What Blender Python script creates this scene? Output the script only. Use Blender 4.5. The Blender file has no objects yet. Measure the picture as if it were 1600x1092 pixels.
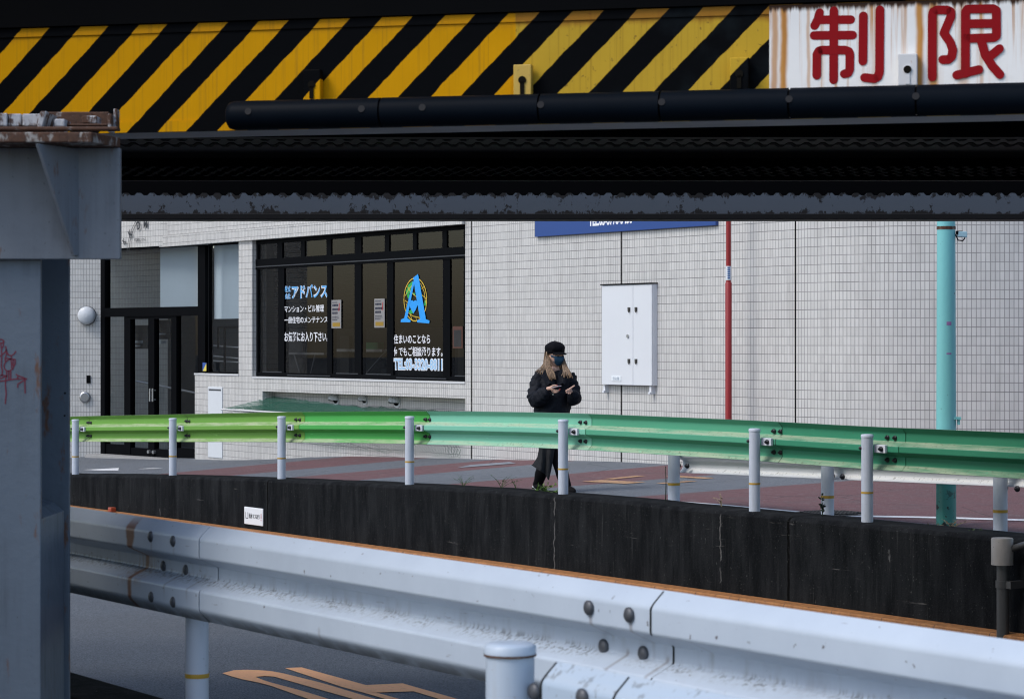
import bpy, bmesh, math, random
from mathutils import Vector, Matrix, noise
random.seed(7)
R = math.radians
sc = bpy.context.scene
COL = sc.collection

# ------------------------------------------------------------------ camera
F, HY, CX = 3778.0, 535.0, 800.0
cam = bpy.data.cameras.new('camera')
cam.sensor_width = 36.0
cam.lens = 36.0 * F / 1600.0
cam.shift_y = -(546.0 - HY) / 1600.0
cam.clip_start, cam.clip_end = 0.1, 2000
cam.dof.use_dof = True
cam.dof.focus_distance = 23.0
cam.dof.aperture_fstop = 11.0
camo = bpy.data.objects.new('camera', cam)
camo.rotation_euler = (R(90), 0, 0)
COL.objects.link(camo)
sc.camera = camo

# ------------------------------------------------------------------ light
SUN_EL, SUN_AZ = R(50), R(243)          # azimuth clockwise from +Y (camera looks along +Y)
world = bpy.data.worlds.new("World")
sc.world = world
world.use_nodes = True
wn = world.node_tree.nodes
sky = wn.new('ShaderNodeTexSky')
sky.sky_type = 'NISHITA'
sky.sun_disc = False
sky.sun_elevation = SUN_EL
sky.sun_rotation = SUN_AZ
sky.air_density = 1.0
sky.dust_density = 2.0
world.node_tree.links.new(sky.outputs[0], wn['Background'].inputs[0])
wn['Background'].inputs[1].default_value = 0.15
sl = bpy.data.lights.new('sun', 'SUN')
sl.energy = 1.05
sl.angle = R(20)
sl.color = (1.0, 0.985, 0.965)
slo = bpy.data.objects.new('sun', sl)
sd = Vector((math.sin(SUN_AZ) * math.cos(SUN_EL), math.cos(SUN_AZ) * math.cos(SUN_EL), math.sin(SUN_EL)))
slo.rotation_euler = sd.to_track_quat('Z', 'Y').to_euler()
COL.objects.link(slo)
sc.view_settings.view_transform = 'Standard'
sc.view_settings.look = 'None'
sc.view_settings.exposure = 0.52
sc.view_settings.gamma = 1.0
sc.cycles.use_denoising = True
sc.cycles.denoising_prefilter = 'ACCURATE'
sc.cycles.filter_width = 1.15
sc.cycles.use_adaptive_sampling = False

# ------------------------------------------------------------------ frame of the place
_L = math.hypot(2500, F)
D = Vector((-2500 / _L, F / _L, 0))      # along the street, away to the left
N = Vector((F / _L, 2500 / _L, 0))       # across the street, towards the building
UP = Vector((0, 0, 1))

def P(px, py, z):                        # a measured direction at depth z
    return Vector(((px - CX) * z / F, z, (HY - py) * z / F))

def zn(px, n):                           # depth where the sight line through px meets plane n
    return n / (N.x * (px - CX) / F + N.y)

def tn(px, n):                           # position along the street there
    z = zn(px, n)
    return D.x * (px - CX) * z / F + D.y * z

def NT(n, t, h):
    return N * n + D * t + UP * h

def hn(px, py, n):
    return (HY - py) * zn(px, n) / F

def interp(x, pts):
    if x <= pts[0][0]: return pts[0][1]
    for (a, b), (c, d) in zip(pts, pts[1:]):
        if x <= c: return b + (d - b) * (x - a) / (c - a)
    return pts[-1][1]

_RT = [(13.1, -1.58), (19.3, -1.57), (22.2, -1.62), (25.05, -1.70), (28, -1.79), (31.1, -1.92), (40, -2.25)]
_WT = [(24.3, -1.47), (25.8, -1.527), (27.9, -1.588), (31.3, -1.68), (34.5, -1.88), (36.2, -1.93), (39, -1.97)]
def smooth_i(t, pts):
    return sum(interp(t + o, pts) for o in (-.9, -.45, 0, .45, .9)) / 5
def street_h(n, t):
    a, b = smooth_i(t, _RT), smooth_i(t, _WT)
    k = min(max((n - 13.37) / 4.3, 0), 1.2)
    return a + (b - a) * k
def curb_h(t):
    return smooth_i(t, _RT) + 0.11

# ------------------------------------------------------------------ node helpers
class NB:
    def __init__(s, name):
        s.m = bpy.data.materials.new(name); s.m.use_nodes = True
        s.t = s.m.node_tree; s.n = s.t.nodes; s.l = s.t.links
        s.bsdf = s.n['Principled BSDF']; s.out = s.n['Material Output']
    def new(s, ty, **kw):
        n = s.n.new(ty)
        for k, v in kw.items(): setattr(n, k, v)
        return n
    def put(s, inp, v):
        if v is None: return
        if isinstance(v, bpy.types.NodeSocket): s.l.new(v, inp)
        else:
            if inp.type == 'RGBA' and not hasattr(v, '__len__'): v = (v, v, v)
            if inp.type == 'RGBA' and len(v) == 3: v = (*v, 1)
            inp.default_value = v
    def M(s, op, a, b=None, c=None, clamp=False):
        n = s.new('ShaderNodeMath', operation=op, use_clamp=clamp)
        s.put(n.inputs[0], a); s.put(n.inputs[1], b); s.put(n.inputs[2], c)
        return n.outputs[0]
    def mix(s, f, a, b, mode='MIX'):
        n = s.new('ShaderNodeMix', data_type='RGBA', blend_type=mode)
        s.put(n.inputs[0], f); s.put(n.inputs[6], a); s.put(n.inputs[7], b)
        return n.outputs[2]
    def obj(s): return s.new('ShaderNodeTexCoord').outputs['Object']
    def uv(s): return s.new('ShaderNodeTexCoord').outputs['UV']
    def geo(s): return s.new('ShaderNodeNewGeometry').outputs['Position']
    def sep(s, v):
        n = s.new('ShaderNodeSeparateXYZ'); s.put(n.inputs[0], v); return n.outputs
    def comb(s, x, y, z=0.0):
        n = s.new('ShaderNodeCombineXYZ')
        s.put(n.inputs[0], x); s.put(n.inputs[1], y); s.put(n.inputs[2], z); return n.outputs[0]
    def scale(s, v, k):
        n = s.new('ShaderNodeMapping'); s.put(n.inputs[0], v); n.inputs['Scale'].default_value = k if hasattr(k, '__len__') else (k, k, k)
        return n.outputs[0]
    def noise(s, v, sc_=1.0, det=4.0, rough=.55, dist=0.0):
        n = s.new('ShaderNodeTexNoise'); s.put(n.inputs['Vector'], v)
        n.inputs['Scale'].default_value = sc_; n.inputs['Detail'].default_value = det
        n.inputs['Roughness'].default_value = rough; n.inputs['Distortion'].default_value = dist
        return n.outputs['Fac']
    def vor(s, v, sc_, feat='F1'):
        n = s.new('ShaderNodeTexVoronoi', feature=feat); s.put(n.inputs['Vector'], v); n.inputs['Scale'].default_value = sc_
        return n.outputs['Distance']
    def white(s, v):
        n = s.new('ShaderNodeTexWhiteNoise'); s.put(n.inputs['Vector'], v); return n.outputs['Value']
    def ramp(s, f, a, b):                 # smooth 0..1 between a and b
        n = s.new('ShaderNodeMapRange', interpolation_type='SMOOTHSTEP')
        s.put(n.inputs[0], f); n.inputs[1].default_value = a; n.inputs[2].default_value = b
        return n.outputs[0]
    def bump(s, h, strength=.3, dist=.01):
        n = s.new('ShaderNodeBump'); n.inputs['Strength'].default_value = strength; n.inputs['Distance'].default_value = dist
        s.put(n.inputs['Height'], h); s.l.new(n.outputs[0], s.bsdf.inputs['Normal'])
    def fin(s, col=None, rough=None, metal=None, spec=None):
        if col is not None: s.put(s.bsdf.inputs['Base Color'], col)
        if rough is not None: s.put(s.bsdf.inputs['Roughness'], rough)
        if metal is not None: s.put(s.bsdf.inputs['Metallic'], metal)
        if spec is not None: s.put(s.bsdf.inputs['Specular IOR Level'], spec)
        return s.m

def m_paint(name, col, dirt=(.08, .07, .06), amt=.35, rough=.45, streak=True, rust=0.0, sc_=3.0, bump=.08, metal=0.0):
    b = NB(name); v = b.geo()
    big = b.noise(v, sc_, 6, .6)
    st = b.noise(b.scale(v, (30, 30, 1.2)) if streak else b.scale(v, 20), 1.0, 4, .6)
    f = b.M('MULTIPLY', b.ramp(big, .42, .75), b.ramp(st, .35, .75))
    c = b.mix(b.M('MULTIPLY', f, amt), col, dirt)
    tone = b.noise(v, 1.3, 3, .5)
    c = b.mix(b.M('MULTIPLY', tone, .22), c, tuple(x * .62 for x in col))
    spk = b.ramp(b.noise(v, 70, 2, .5), .70, .76)
    c = b.mix(b.M('MULTIPLY', spk, min(1.0, amt * 1.2)), c, dirt)
    if rust:
        rf = b.M('MULTIPLY', b.ramp(b.noise(b.scale(v, (14, 14, 4)), 1, 5, .65), .62 - .1 * rust, .72 - .1 * rust), .9)
        c = b.mix(rf, c, b.mix(b.noise(v, 40, 3), (.20, .075, .025), (.06, .03, .02)))
    b.bump(b.noise(v, 25, 4, .6), bump, .006)
    return b.fin(c, b.M('ADD', rough, b.M('MULTIPLY', f, .3)), metal)

def m_plain(name, col, rough=.5, metal=0.0, var=.15, sc_=12.0, bump=0.0):
    b = NB(name); v = b.geo()
    nz = b.noise(v, sc_, 4, .6)
    c = b.mix(b.M('MULTIPLY', nz, var * 2), col, tuple(x * .5 for x in col))
    if bump: b.bump(nz, bump, .01)
    return b.fin(c, rough, metal, .5 if max(col) > .06 or metal else (.15 if max(col) > .02 else .04))

def m_tile(name, tint=(.585, .58, .56)):
    b = NB(name); o = b.sep(b.uv())
    u, v = b.M('DIVIDE', o[0], .05), b.M('DIVIDE', o[1], .1)
    fu, fv = b.M('FRACT', u), b.M('FRACT', v)
    ju = b.M('MINIMUM', fu, b.M('SUBTRACT', 1.0, fu)); jv = b.M('MINIMUM', fv, b.M('SUBTRACT', 1.0, fv))
    geo = b.geo()
    wob = b.noise(geo, 4.0, 3, .6)
    lu = b.ramp(ju, .10, .05); lv = b.ramp(jv, .048, .025)
    cell = b.comb(b.M('FLOOR', u), b.M('FLOOR', v), 3.0)
    rnd = b.white(cell)
    base = b.mix(rnd, tuple(x * .93 for x in tint), tuple(x * 1.05 for x in tint))
    blk = b.white(b.comb(b.M('FLOOR', b.M('DIVIDE', u, 6.0)), b.M('FLOOR', b.M('DIVIDE', v, 3.0)), 5.0))
    base = b.mix(b.M('MULTIPLY', blk, .07), base, (.36, .37, .39))
    base = b.mix(b.M('MULTIPLY', b.ramp(b.noise(geo, .8, 5, .6), .4, .75), .22), base, (.40, .40, .40))
    base = b.mix(b.M('MULTIPLY', b.ramp(b.noise(b.scale(geo, (9, 9, .8)), 1, 4), .5, .75), .24), base, (.25, .24, .23))
    rowr = b.white(b.comb(b.M('FLOOR', b.M('DIVIDE', u, 9.0)), b.M('ROUND', v), 9.0))
    lv = b.M('MULTIPLY', lv, b.M('ADD', .55, b.M('MULTIPLY', rowr, .30)), clamp=True)
    lu = b.M('MULTIPLY', lu, b.M('ADD', .45, b.M('MULTIPLY', wob, .4)), clamp=True)
    j = b.M('MAXIMUM', lu, lv)
    c = b.mix(j, base, (.092, .094, .096))
    b.bump(b.M('SUBTRACT', 1.0, j), .5, .006)
    return b.fin(c, b.M('ADD', .32, b.M('MULTIPLY', j, .5)))

def m_concrete(name, joints=(), cracks=()):
    b = NB(name); v = b.geo(); o = b.sep(b.uv())
    st = b.noise(b.scale(v, (7, 7, 1.3)), 1, 8, .68)
    st2 = b.noise(b.scale(v, (38, 38, 2.0)), 1, 5, .65)
    big = b.noise(v, .9, 6, .6)
    c = b.mix(b.ramp(st, .34, .74), (.005, .0058, .0068), (.020, .0215, .023))
    c = b.mix(b.M('MULTIPLY', b.M('MULTIPLY', b.ramp(st2, .56, .74), b.ramp(big, .42, .62)), .55), c, (.060, .061, .061))
    c = b.mix(b.M('MULTIPLY', b.ramp(b.noise(v, 90, 4, .7), .5, .75), .4), c, (.040, .041, .042))
    c = b.mix(b.M('MULTIPLY', b.ramp(big, .45, .75), .5), c, (.014, .015, .016))
    hl = b.noise(b.scale(v, (1.2, 1.2, 26)), 1, 5, .7)
    hl = b.M('MULTIPLY', b.ramp(hl, .66, .70), b.ramp(b.noise(v, 2.4, 3), .45, .6))
    c = b.mix(b.M('MULTIPLY', hl, .4), c, (.20, .19, .18))
    pit = b.ramp(b.vor(v, 38), .16, .08)
    c = b.mix(b.M('MULTIPLY', pit, .8), c, (.006, .006, .006))
    wob = b.M('MULTIPLY', b.M('SUBTRACT', b.noise(b.scale(v, (3, 3, 9)), 1, 4, .6), .5), .12)
    for t in joints:
        d = b.M('ABSOLUTE', b.M('SUBTRACT', b.M('ADD', o[0], b.M('MULTIPLY', wob, .3)), t))
        c = b.mix(b.ramp(d, .022, .010), c, (.003, .003, .003))
    for t in cracks:
        d = b.M('ABSOLUTE', b.M('SUBTRACT', b.M('ADD', o[0], wob), t))
        k = b.M('MULTIPLY', b.ramp(d, .012, .004), b.ramp(b.noise(v, 3.6, 3), .50, .58))
        c = b.mix(b.M('MULTIPLY', k, .6), c, (.16, .155, .15))
    ls = b.ramp(b.noise(v, 60, 2, .5), .69, .74)
    c = b.mix(b.M('MULTIPLY', ls, .35), c, (.2, .2, .19))
    b.bump(b.M('ADD', b.noise(v, 60, 5, .65), b.M('MULTIPLY', pit, -1.5)), .5, .012)
    return b.fin(c, .95, spec=.06)

def m_asphalt(name, bands=False, dark=1.0):
    b = NB(name); v = b.geo(); o = b.sep(b.uv())
    g = b.noise(v, 85, 4, .75)
    c = b.mix(b.ramp(g, .38, .64), tuple(x * dark for x in (.046, .054, .063)), tuple(x * dark for x in (.185, .205, .23)))
    big = b.noise(v, .5, 5, .55)
    c = b.mix(b.M('MULTIPLY', b.ramp(big, .4, .75), .35), c, tuple(x * dark for x in (.085, .088, .092)))
    if bands:
        wob = b.M('MULTIPLY', b.M('SUBTRACT', b.noise(v, 3, 4, .6), .5), .05)
        t = b.M('ADD', o[1], wob)
        rc = b.mix(b.ramp(g, .35, .7), (.085, .038, .041), (.225, .110, .114))
        rc = b.mix(b.M('MULTIPLY', b.ramp(b.noise(v, 2.2, 5, .65), .45, .7), .45), rc, (.10, .08, .08))
        m = None
        for a, e in ((28.8, 31.1), (25.25, 27.05), (21.5, 23.2), (6.0, 19.6)):
            k = b.M('MULTIPLY', b.ramp(t, a - .015, a + .015), b.ramp(t, e + .015, e - .015))
            m = k if m is None else b.M('MAXIMUM', m, k)
        m = b.M('MULTIPLY', m, b.ramp(b.M('ADD', o[0], wob), 14.35, 14.42))
        c = b.mix(b.M('MULTIPLY', m, .93), c, rc)
    cr = b.ramp(b.vor(b.scale(v, 1), .55, 'DISTANCE_TO_EDGE'), .008, .003)
    c = b.mix(b.M('MULTIPLY', cr, .45 if bands else 0.0), c, (.02, .02, .02))
    c = b.mix(b.M('MULTIPLY', b.ramp(b.noise(b.scale(v, 1), 14, 4, .7), .52, .75), .35), c, tuple(x * dark for x in (.21, .215, .22)))
    spk = b.ramp(b.white(b.scale(v, 1)), 2, 3)
    b.bump(g, .6, .006)
    return b.fin(c, .85, spec=.3)

def m_roadpaint(name, col, wear=.5):
    b = NB(name); v = b.geo()
    w = b.M('MULTIPLY', b.ramp(b.noise(v, 30, 5, .7), .56 - .04 * wear, .68), wear)
    c = b.mix(w, col, (.09, .09, .09))
    c = b.mix(b.M('MULTIPLY', b.noise(v, 2.5, 4), .3), c, tuple(x * .6 for x in col))
    b.bump(b.noise(v, 120, 2), .3, .004)
    return b.fin(c, .75)

def m_stripes(name, split_u, period, phase):
    b = NB(name); o = b.sep(b.uv()); v = b.geo()
    wob = b.M('MULTIPLY', b.M('SUBTRACT', b.noise(v, 14, 3, .6), .5), .016)
    ph = b.M('FRACT', b.M('DIVIDE', b.M('ADD', b.M('SUBTRACT', o[0], b.M('MULTIPLY', o[1], 1.0)), b.M('SUBTRACT', wob, phase)), period))
    k = b.M('MULTIPLY', b.ramp(ph, 0.0, .02), b.ramp(ph, .50, .48))
    old = b.ramp(o[0], split_u - .004, split_u + .004)
    tone = b.noise(v, 5, 4, .6)
    yn = b.mix(tone, (.60, .28, .003), (.74, .355, .005))
    yo = b.mix(tone, (.50, .31, .028), (.62, .40, .042))
    spots = b.ramp(b.noise(v, 45, 3, .6), .64, .72)
    yo = b.mix(b.M('MULTIPLY', spots, .7), yo, (.14, .08, .03))
    y = b.mix(old, yn, yo)
    str_ = b.ramp(b.noise(b.scale(v, (70, 70, 1.0)), 1, 4, .6), .5, .75)
    y = b.mix(b.M('MULTIPLY', str_, .42), y, (.22, .12, .02))
    top = b.M('MULTIPLY', b.ramp(b.M('ADD', o[1], b.M('MULTIPLY', b.noise(b.scale(v, (30, 30, 3)), 1, 3), .05)), .395, .43), b.M('ADD', .25, b.M('MULTIPLY', old, .5)))
    y = b.mix(top, y, (.26, .09, .02))
    bl = b.mix(b.M('MULTIPLY', b.ramp(tone, .5, .8), b.M('MULTIPLY', old, .6)), (.0025, .003, .004), (.010, .015, .018))
    c = b.mix(k, bl, y)
    b.bump(b.noise(v, 22, 4, .6), .12, .01)
    return b.fin(c, .55, spec=.03)

def m_signwhite(name):
    b = NB(name); o = b.sep(b.uv()); v = b.geo()
    st = b.noise(b.scale(v, (26, 26, .9)), 1, 4, .6)
    st2 = b.noise(b.scale(v, (70, 70, 1.4)), 1, 3, .6)
    top = b.ramp(o[1], .12, .44)
    f = b.M('MULTIPLY', b.ramp(st, .50, .68), b.M('ADD', .30, b.M('MULTIPLY', top, .8)), clamp=True)
    f = b.M('MAXIMUM', f, b.M('MULTIPLY', b.ramp(st2, .56, .7), b.M('MULTIPLY', top, .8)))
    # long rust runs below leaking joints of the girder
    for u, w, k in ((.020, .020, .8), (.055, .022, 1), (.57, .022, 1), (.62, .03, .95), (.15, .010, .6), (.20, .006, .5), (.255, .008, .7), (.30, .006, .4), (.40, .02, .35), (.73, .03, .5), (.80, .012, .5), (.98, .016, .6), (1.03, .012, .7), (1.07, .016, .7), (1.12, .03, .6)):
        d = b.M('ABSOLUTE', b.M('SUBTRACT', b.M('ADD', o[0], b.M('MULTIPLY', b.M('SUBTRACT', b.noise(v, 9, 2), .5), .015)), u))
        f = b.M('MAXIMUM', f, b.M('MULTIPLY', b.ramp(d, w, w * .2), k))
    c = b.mix(f, (.90, .89, .86), b.mix(st2, (.68, .36, .10), (.42, .15, .03)))
    edge = b.ramp(b.M('ADD', o[1], b.M('MULTIPLY', st2, .05)), .43, .452)
    c = b.mix(edge, c, (.05, .022, .01))
    b.bump(b.noise(v, 30, 4), .15, .01)
    return b.fin(c, .55, spec=.15)

def m_rust(name, paint=(.42, .44, .47), amt=.5):
    b = NB(name); v = b.geo()
    n1 = b.noise(v, 12, 6, .65)
    n2 = b.noise(b.scale(v, (30, 30, 8)), 1, 5, .65)
    r = b.mix(b.noise(v, 55, 4), (.125, .050, .022), (.022, .012, .009))
    c = b.mix(b.ramp(b.M('ADD', b.M('MULTIPLY', n1, .6), b.M('MULTIPLY', n2, .4)), .55 - .2 * amt, .60 - .16 * amt), paint, r)
    b.bump(b.M('ADD', n1, n2), .5, .012)
    return b.fin(c, .75)

def m_peel(name):
    b = NB(name); v = b.geo()
    n1 = b.noise(b.scale(v, (15, 15, 9)), 1, 7, .75)
    big = b.noise(b.scale(v, (1.2, 1.2, 3)), 1, 2)
    c = b.mix(b.ramp(b.M('ADD', b.M('ADD', b.M('MULTIPLY', n1, .8), b.M('MULTIPLY', big, .2)), b.M('MULTIPLY', b.M('MAXIMUM', b.ramp(b.sep(v)[2], .945, .905), b.ramp(b.sep(v)[2], 1.0, 1.05)), .11)), .575, .60), (.088, .112, .145), (.008, .008, .009))
    b.bump(n1, .3, .01)
    return b.fin(c, .6)

def m_glass(name, tint=.55, refl=.10):
    b = NB(name)
    tr = b.new('ShaderNodeBsdfTransparent'); tr.inputs[0].default_value = (tint, tint * 1.02, tint * 1.04, 1)
    gl = b.new('ShaderNodeBsdfGlossy'); gl.inputs['Roughness'].default_value = .01
    lw = b.new('ShaderNodeLayerWeight'); lw.inputs[0].default_value = .25
    mx = b.new('ShaderNodeMixShader')
    f = b.M('ADD', refl, b.M('MULTIPLY', lw.outputs['Fresnel'], .35), clamp=True)
    b.l.new(f, mx.inputs[0]); b.l.new(tr.outputs[0], mx.inputs[1]); b.l.new(gl.outputs[0], mx.inputs[2])
    b.l.new(mx.outputs[0], b.out.inputs[0])
    return b.m

def m_net(name, pitch=.055, w=.36):
    b = NB(name); o = b.sep(b.uv())
    a = b.M('FRACT', b.M('DIVIDE', b.M('ADD', o[0], o[1]), pitch)); c = b.M('FRACT', b.M('DIVIDE', b.M('SUBTRACT', o[0], o[1]), pitch))
    k = b.M('MAXIMUM', b.M('LESS_THAN', a, w), b.M('LESS_THAN', c, w))
    tr = b.new('ShaderNodeBsdfTransparent'); mx = b.new('ShaderNodeMixShader')
    b.put(b.bsdf.inputs['Base Color'], (.005, .085, .050)); b.bsdf.inputs['Roughness'].default_value = .7
    b.l.new(k, mx.inputs[0]); b.l.new(tr.outputs[0], mx.inputs[1]); b.l.new(b.bsdf.outputs[0], mx.inputs[2])
    b.l.new(mx.outputs[0], b.out.inputs[0])
    return b.m

def m_cloth(name, col, rough=.85, sc_=30, bump=.4):
    b = NB(name); v = b.obj()
    n = b.noise(v, sc_, 4, .6)
    c = b.mix(b.M('MULTIPLY', n, .5), col, tuple(x * .35 for x in col))
    b.bump(n, bump, .01)
    return b.fin(c, rough, spec=.12)

# ------------------------------------------------------------------ mesh helpers
class MB:
    def __init__(s): s.v, s.f, s.uv, s.sm = [], [], [], []
    def vert(s, p): s.v.append(Vector(p)); return len(s.v) - 1
    def face(s, pts, uv=None, smooth=False):
        i = [s.vert(p) for p in pts]; s.f.append(i); s.uv.append(uv); s.sm.append(smooth)
    def facei(s, idx, uv=None, smooth=False):
        s.f.append(list(idx)); s.uv.append(uv); s.sm.append(smooth)
    def box(s, o, a, b, c):               # corner and three edge vectors
        o, a, b, c = Vector(o), Vector(a), Vector(b), Vector(c)
        p = [o, o + a, o + a + b, o + b, o + c, o + a + c, o + a + b + c, o + b + c]
        base = len(s.v); s.v += p
        flip = a.cross(b).dot(c) < 0
        for q in ((0, 3, 2, 1), (4, 5, 6, 7), (0, 1, 5, 4), (1, 2, 6, 5), (2, 3, 7, 6), (3, 0, 4, 7)):
            q = q[::-1] if flip else q
            s.facei([base + k for k in q])
        return s
    def cbox(s, c, a, b, d):              # centred box
        c, a, b, d = Vector(c), Vector(a), Vector(b), Vector(d)
        return s.box(c - (a + b + d) / 2, a, b, d)
    def ntbox(s, n0, n1, t0, t1, h0, h1):
        return s.box(NT(n0, t0, h0), N * (n1 - n0), D * (t1 - t0), UP * (h1 - h0))
    def tube(s, pts, rad, seg=16, cap=True, smooth=True):
        pts = [Vector(p) for p in pts]
        if not hasattr(rad, '__len__'): rad = [rad] * len(pts)
        rings = []; ref = None
        for i, p in enumerate(pts):
            d = (pts[min(i + 1, len(pts) - 1)] - pts[max(i - 1, 0)])
            d = d.normalized() if d.length > 1e-9 else UP
            if ref is None:
                ref = Vector((1, 0, 0)) if abs(d.x) < .8 else Vector((0, 1, 0))
            x = (ref - d * ref.dot(d)).normalized(); ref = x; y = d.cross(x)
            r = rad[i]; rx, ry = r if hasattr(r, '__len__') else (r, r)
            rings.append([s.vert(p + x * rx * math.cos(2 * math.pi * k / seg) + y * ry * math.sin(2 * math.pi * k / seg)) for k in range(seg)])
        for a, b in zip(rings, rings[1:]):
            for k in range(seg):
                s.facei((a[k], a[(k + 1) % seg], b[(k + 1) % seg], b[k]), None, smooth)
        if cap:
            s.face([s.v[i] for i in rings[0][::-1]]); s.face([s.v[i] for i in rings[-1]])
        return s
    def disc(s, c, nrm, r, h, seg=16, dome=False):
        nrm = Vector(nrm).normalized(); c = Vector(c)
        if dome: return s.tube([c + nrm * (h * math.sin(a)) for a in (0, .5, 1.0, 1.4)], [r * math.cos(a) for a in (0, .5, 1.0, 1.4)], seg)
        return s.tube([c, c + nrm * h], r, seg)
    def sweep(s, prof, path, closed=False, smooth=False, vscale=None):   # prof: (n, h) pairs placed at each (t, dn, dh)
        rings = []
        cum = [0.0]
        for a, b in zip(prof, prof[1:]): cum.append(cum[-1] + math.hypot(b[0] - a[0], b[1] - a[1]))
        for t, dn, dh in path:
            rings.append([s.vert(NT(n + dn, t, h + dh)) for n, h in prof])
        m = len(prof)
        for i, (a, b) in enumerate(zip(rings, rings[1:])):
            for k in range(m if closed else m - 1):
                k2 = (k + 1) % m
                uv = [(path[i][0], cum[k]), (path[i][0], cum[k2] if k2 else cum[k] + .1), (path[i + 1][0], cum[k2] if k2 else cum[k] + .1), (path[i + 1][0], cum[k])]
                s.facei((a[k], a[k2], b[k2], b[k]), uv, smooth)
        if closed:
            s.facei(rings[0][::-1]); s.facei(rings[-1])
        return s
    def prism(s, poly, ext):              # polygon (3-D, planar) pushed along ext
        poly = [Vector(p) for p in poly]; ext = Vector(ext)
        a = [s.vert(p) for p in poly]; b = [s.vert(p + ext) for p in poly]
        s.facei(a[::-1]); s.facei(b)
        m = len(poly)
        for k in range(m): s.facei((a[k], a[(k + 1) % m], b[(k + 1) % m], b[k]))
        return s

def place(o, parent):
    COL.objects.link(o)
    if parent is not None:
        o.parent = parent
        wl = Vector((0, 0, 0)); q = parent
        while q is not None: wl += q.location; q = q.parent
        for v in o.data.vertices: v.co -= wl
    else:
        vs = [v.co for v in o.data.vertices]
        c = Vector(((min(v.x for v in vs) + max(v.x for v in vs)) / 2, (min(v.y for v in vs) + max(v.y for v in vs)) / 2, min(v.z for v in vs)))
        for v in o.data.vertices: v.co -= c
        o.location = c
    return o

def obj(name, mb, mat, parent=None, bevel=0.0, fix=True, label=None, subd=0, uvpos=None):
    me = bpy.data.meshes.new(name)
    me.from_pydata([tuple(v) for v in mb.v], [], mb.f)
    if any(u for u in mb.uv) or uvpos:
        ul = me.uv_layers.new(name='UVMap')
        for pi, p in enumerate(me.polygons):
            for k, li in enumerate(p.loop_indices):
                if uvpos: ul.data[li].uv = uvpos(me.vertices[me.loops[li].vertex_index].co)
                elif mb.uv[pi]: ul.data[li].uv = mb.uv[pi][k]
    for p, sm in zip(me.polygons, mb.sm): p.use_smooth = sm
    if fix:
        bm = bmesh.new(); bm.from_mesh(me)
        bmesh.ops.recalc_face_normals(bm, faces=bm.faces)
        bm.to_mesh(me); bm.free()
    me.materials.append(mat)
    o = bpy.data.objects.new(name, me)
    if bevel:
        md = o.modifiers.new('bevel', 'BEVEL'); md.width = bevel; md.segments = 2; md.limit_method = 'ANGLE'; md.angle_limit = R(40)
    if subd:
        md = o.modifiers.new('sub', 'SUBSURF'); md.levels = subd; md.render_levels = subd
    if label: o['label'] = label
    return place(o, parent)

def tag(o, label, cat, group=None, kind=None):
    o['label'] = label; o['category'] = cat
    if group: o['group'] = group
    if kind: o['kind'] = kind
    return o
def struct(o): o['kind'] = 'structure'; return o
def thing(name, loc, label, cat, group=None):
    o = bpy.data.objects.new(name, None); o.empty_display_size = .1; o.location = loc; COL.objects.link(o)
    return tag(o, label, cat, group)

def text_mesh(body, bold=0.0, spacing=1.0):
    cu = bpy.data.curves.new('lettering', 'FONT'); cu.body = body; cu.size = 1; cu.offset = bold; cu.space_character = spacing; cu.resolution_u = 3
    o = bpy.data.objects.new('lettering', cu); COL.objects.link(o)
    dg = bpy.context.evaluated_depsgraph_get()
    me = bpy.data.meshes.new_from_object(o.evaluated_get(dg))
    COL.objects.unlink(o); bpy.data.objects.remove(o); bpy.data.curves.remove(cu)
    return me
def lettering(name, body, c0, cu, cv, mat, parent, bold=0.0, spacing=1.0, lift=Vector((0, 0, 0)), label=None):
    """fit the words in the parallelogram c0 (lower left), cu (along), cv (up)"""
    me = text_mesh(body, bold, spacing)
    xs = [v.co.x for v in me.vertices]; ys = [v.co.y for v in me.vertices]
    x0, x1, y0, y1 = min(xs), max(xs), min(ys), max(ys)
    for v in me.vertices:
        a, b = (v.co.x - x0) / (x1 - x0), (v.co.y - y0) / (y1 - y0)
        v.co = c0 + cu * a + cv * b + lift
    me.materials.clear(); me.materials.append(mat); me.name = name
    o = bpy.data.objects.new(name, me)
    if label: o['label'] = label
    return place(o, parent)

def stroke(mb, pts, w, step, nrm):
    """a painted brush line: flat ribbon with round ends; pts are 3-D on one plane, nrm its normal, step lifts it"""
    pts = [Vector(p) for p in pts]
    for q, (a, b) in enumerate(zip(pts, pts[1:])):
        if (b - a).length < 1e-6: continue
        up = nrm * (step + .0003 * (q % 2))
        d = (b - a).normalized(); s_ = nrm.cross(d) * (w / 2)
        ang = [a + up - d * math.sin(math.pi * k / 6) * w / 2 + s_ * math.cos(math.pi * k / 6) for k in range(7)]
        ang += [b + up + d * math.sin(math.pi * k / 6) * w / 2 - s_ * math.cos(math.pi * k / 6) for k in range(7)]
        mb.face(ang)

# ================================================================== the ground
def grid(name, n0, n1, nn, t0, t1, nt, hf, mat):
    mb = MB(); idx = {}
    for i in range(nn + 1):
        for j in range(nt + 1):
            n = n0 + (n1 - n0) * i / nn; t = t0 + (t1 - t0) * j / nt
            idx[i, j] = mb.vert(NT(n, t, hf(n, t)))
    for i in range(nn):
        for j in range(nt):
            q = (idx[i, j], idx[i + 1, j], idx[i + 1, j + 1], idx[i, j + 1])
            mb.facei(q, None, True)
    o = obj(name, mb, mat, None, uvpos=lambda co: (co.dot(N), co.dot(D)))
    return o

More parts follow.
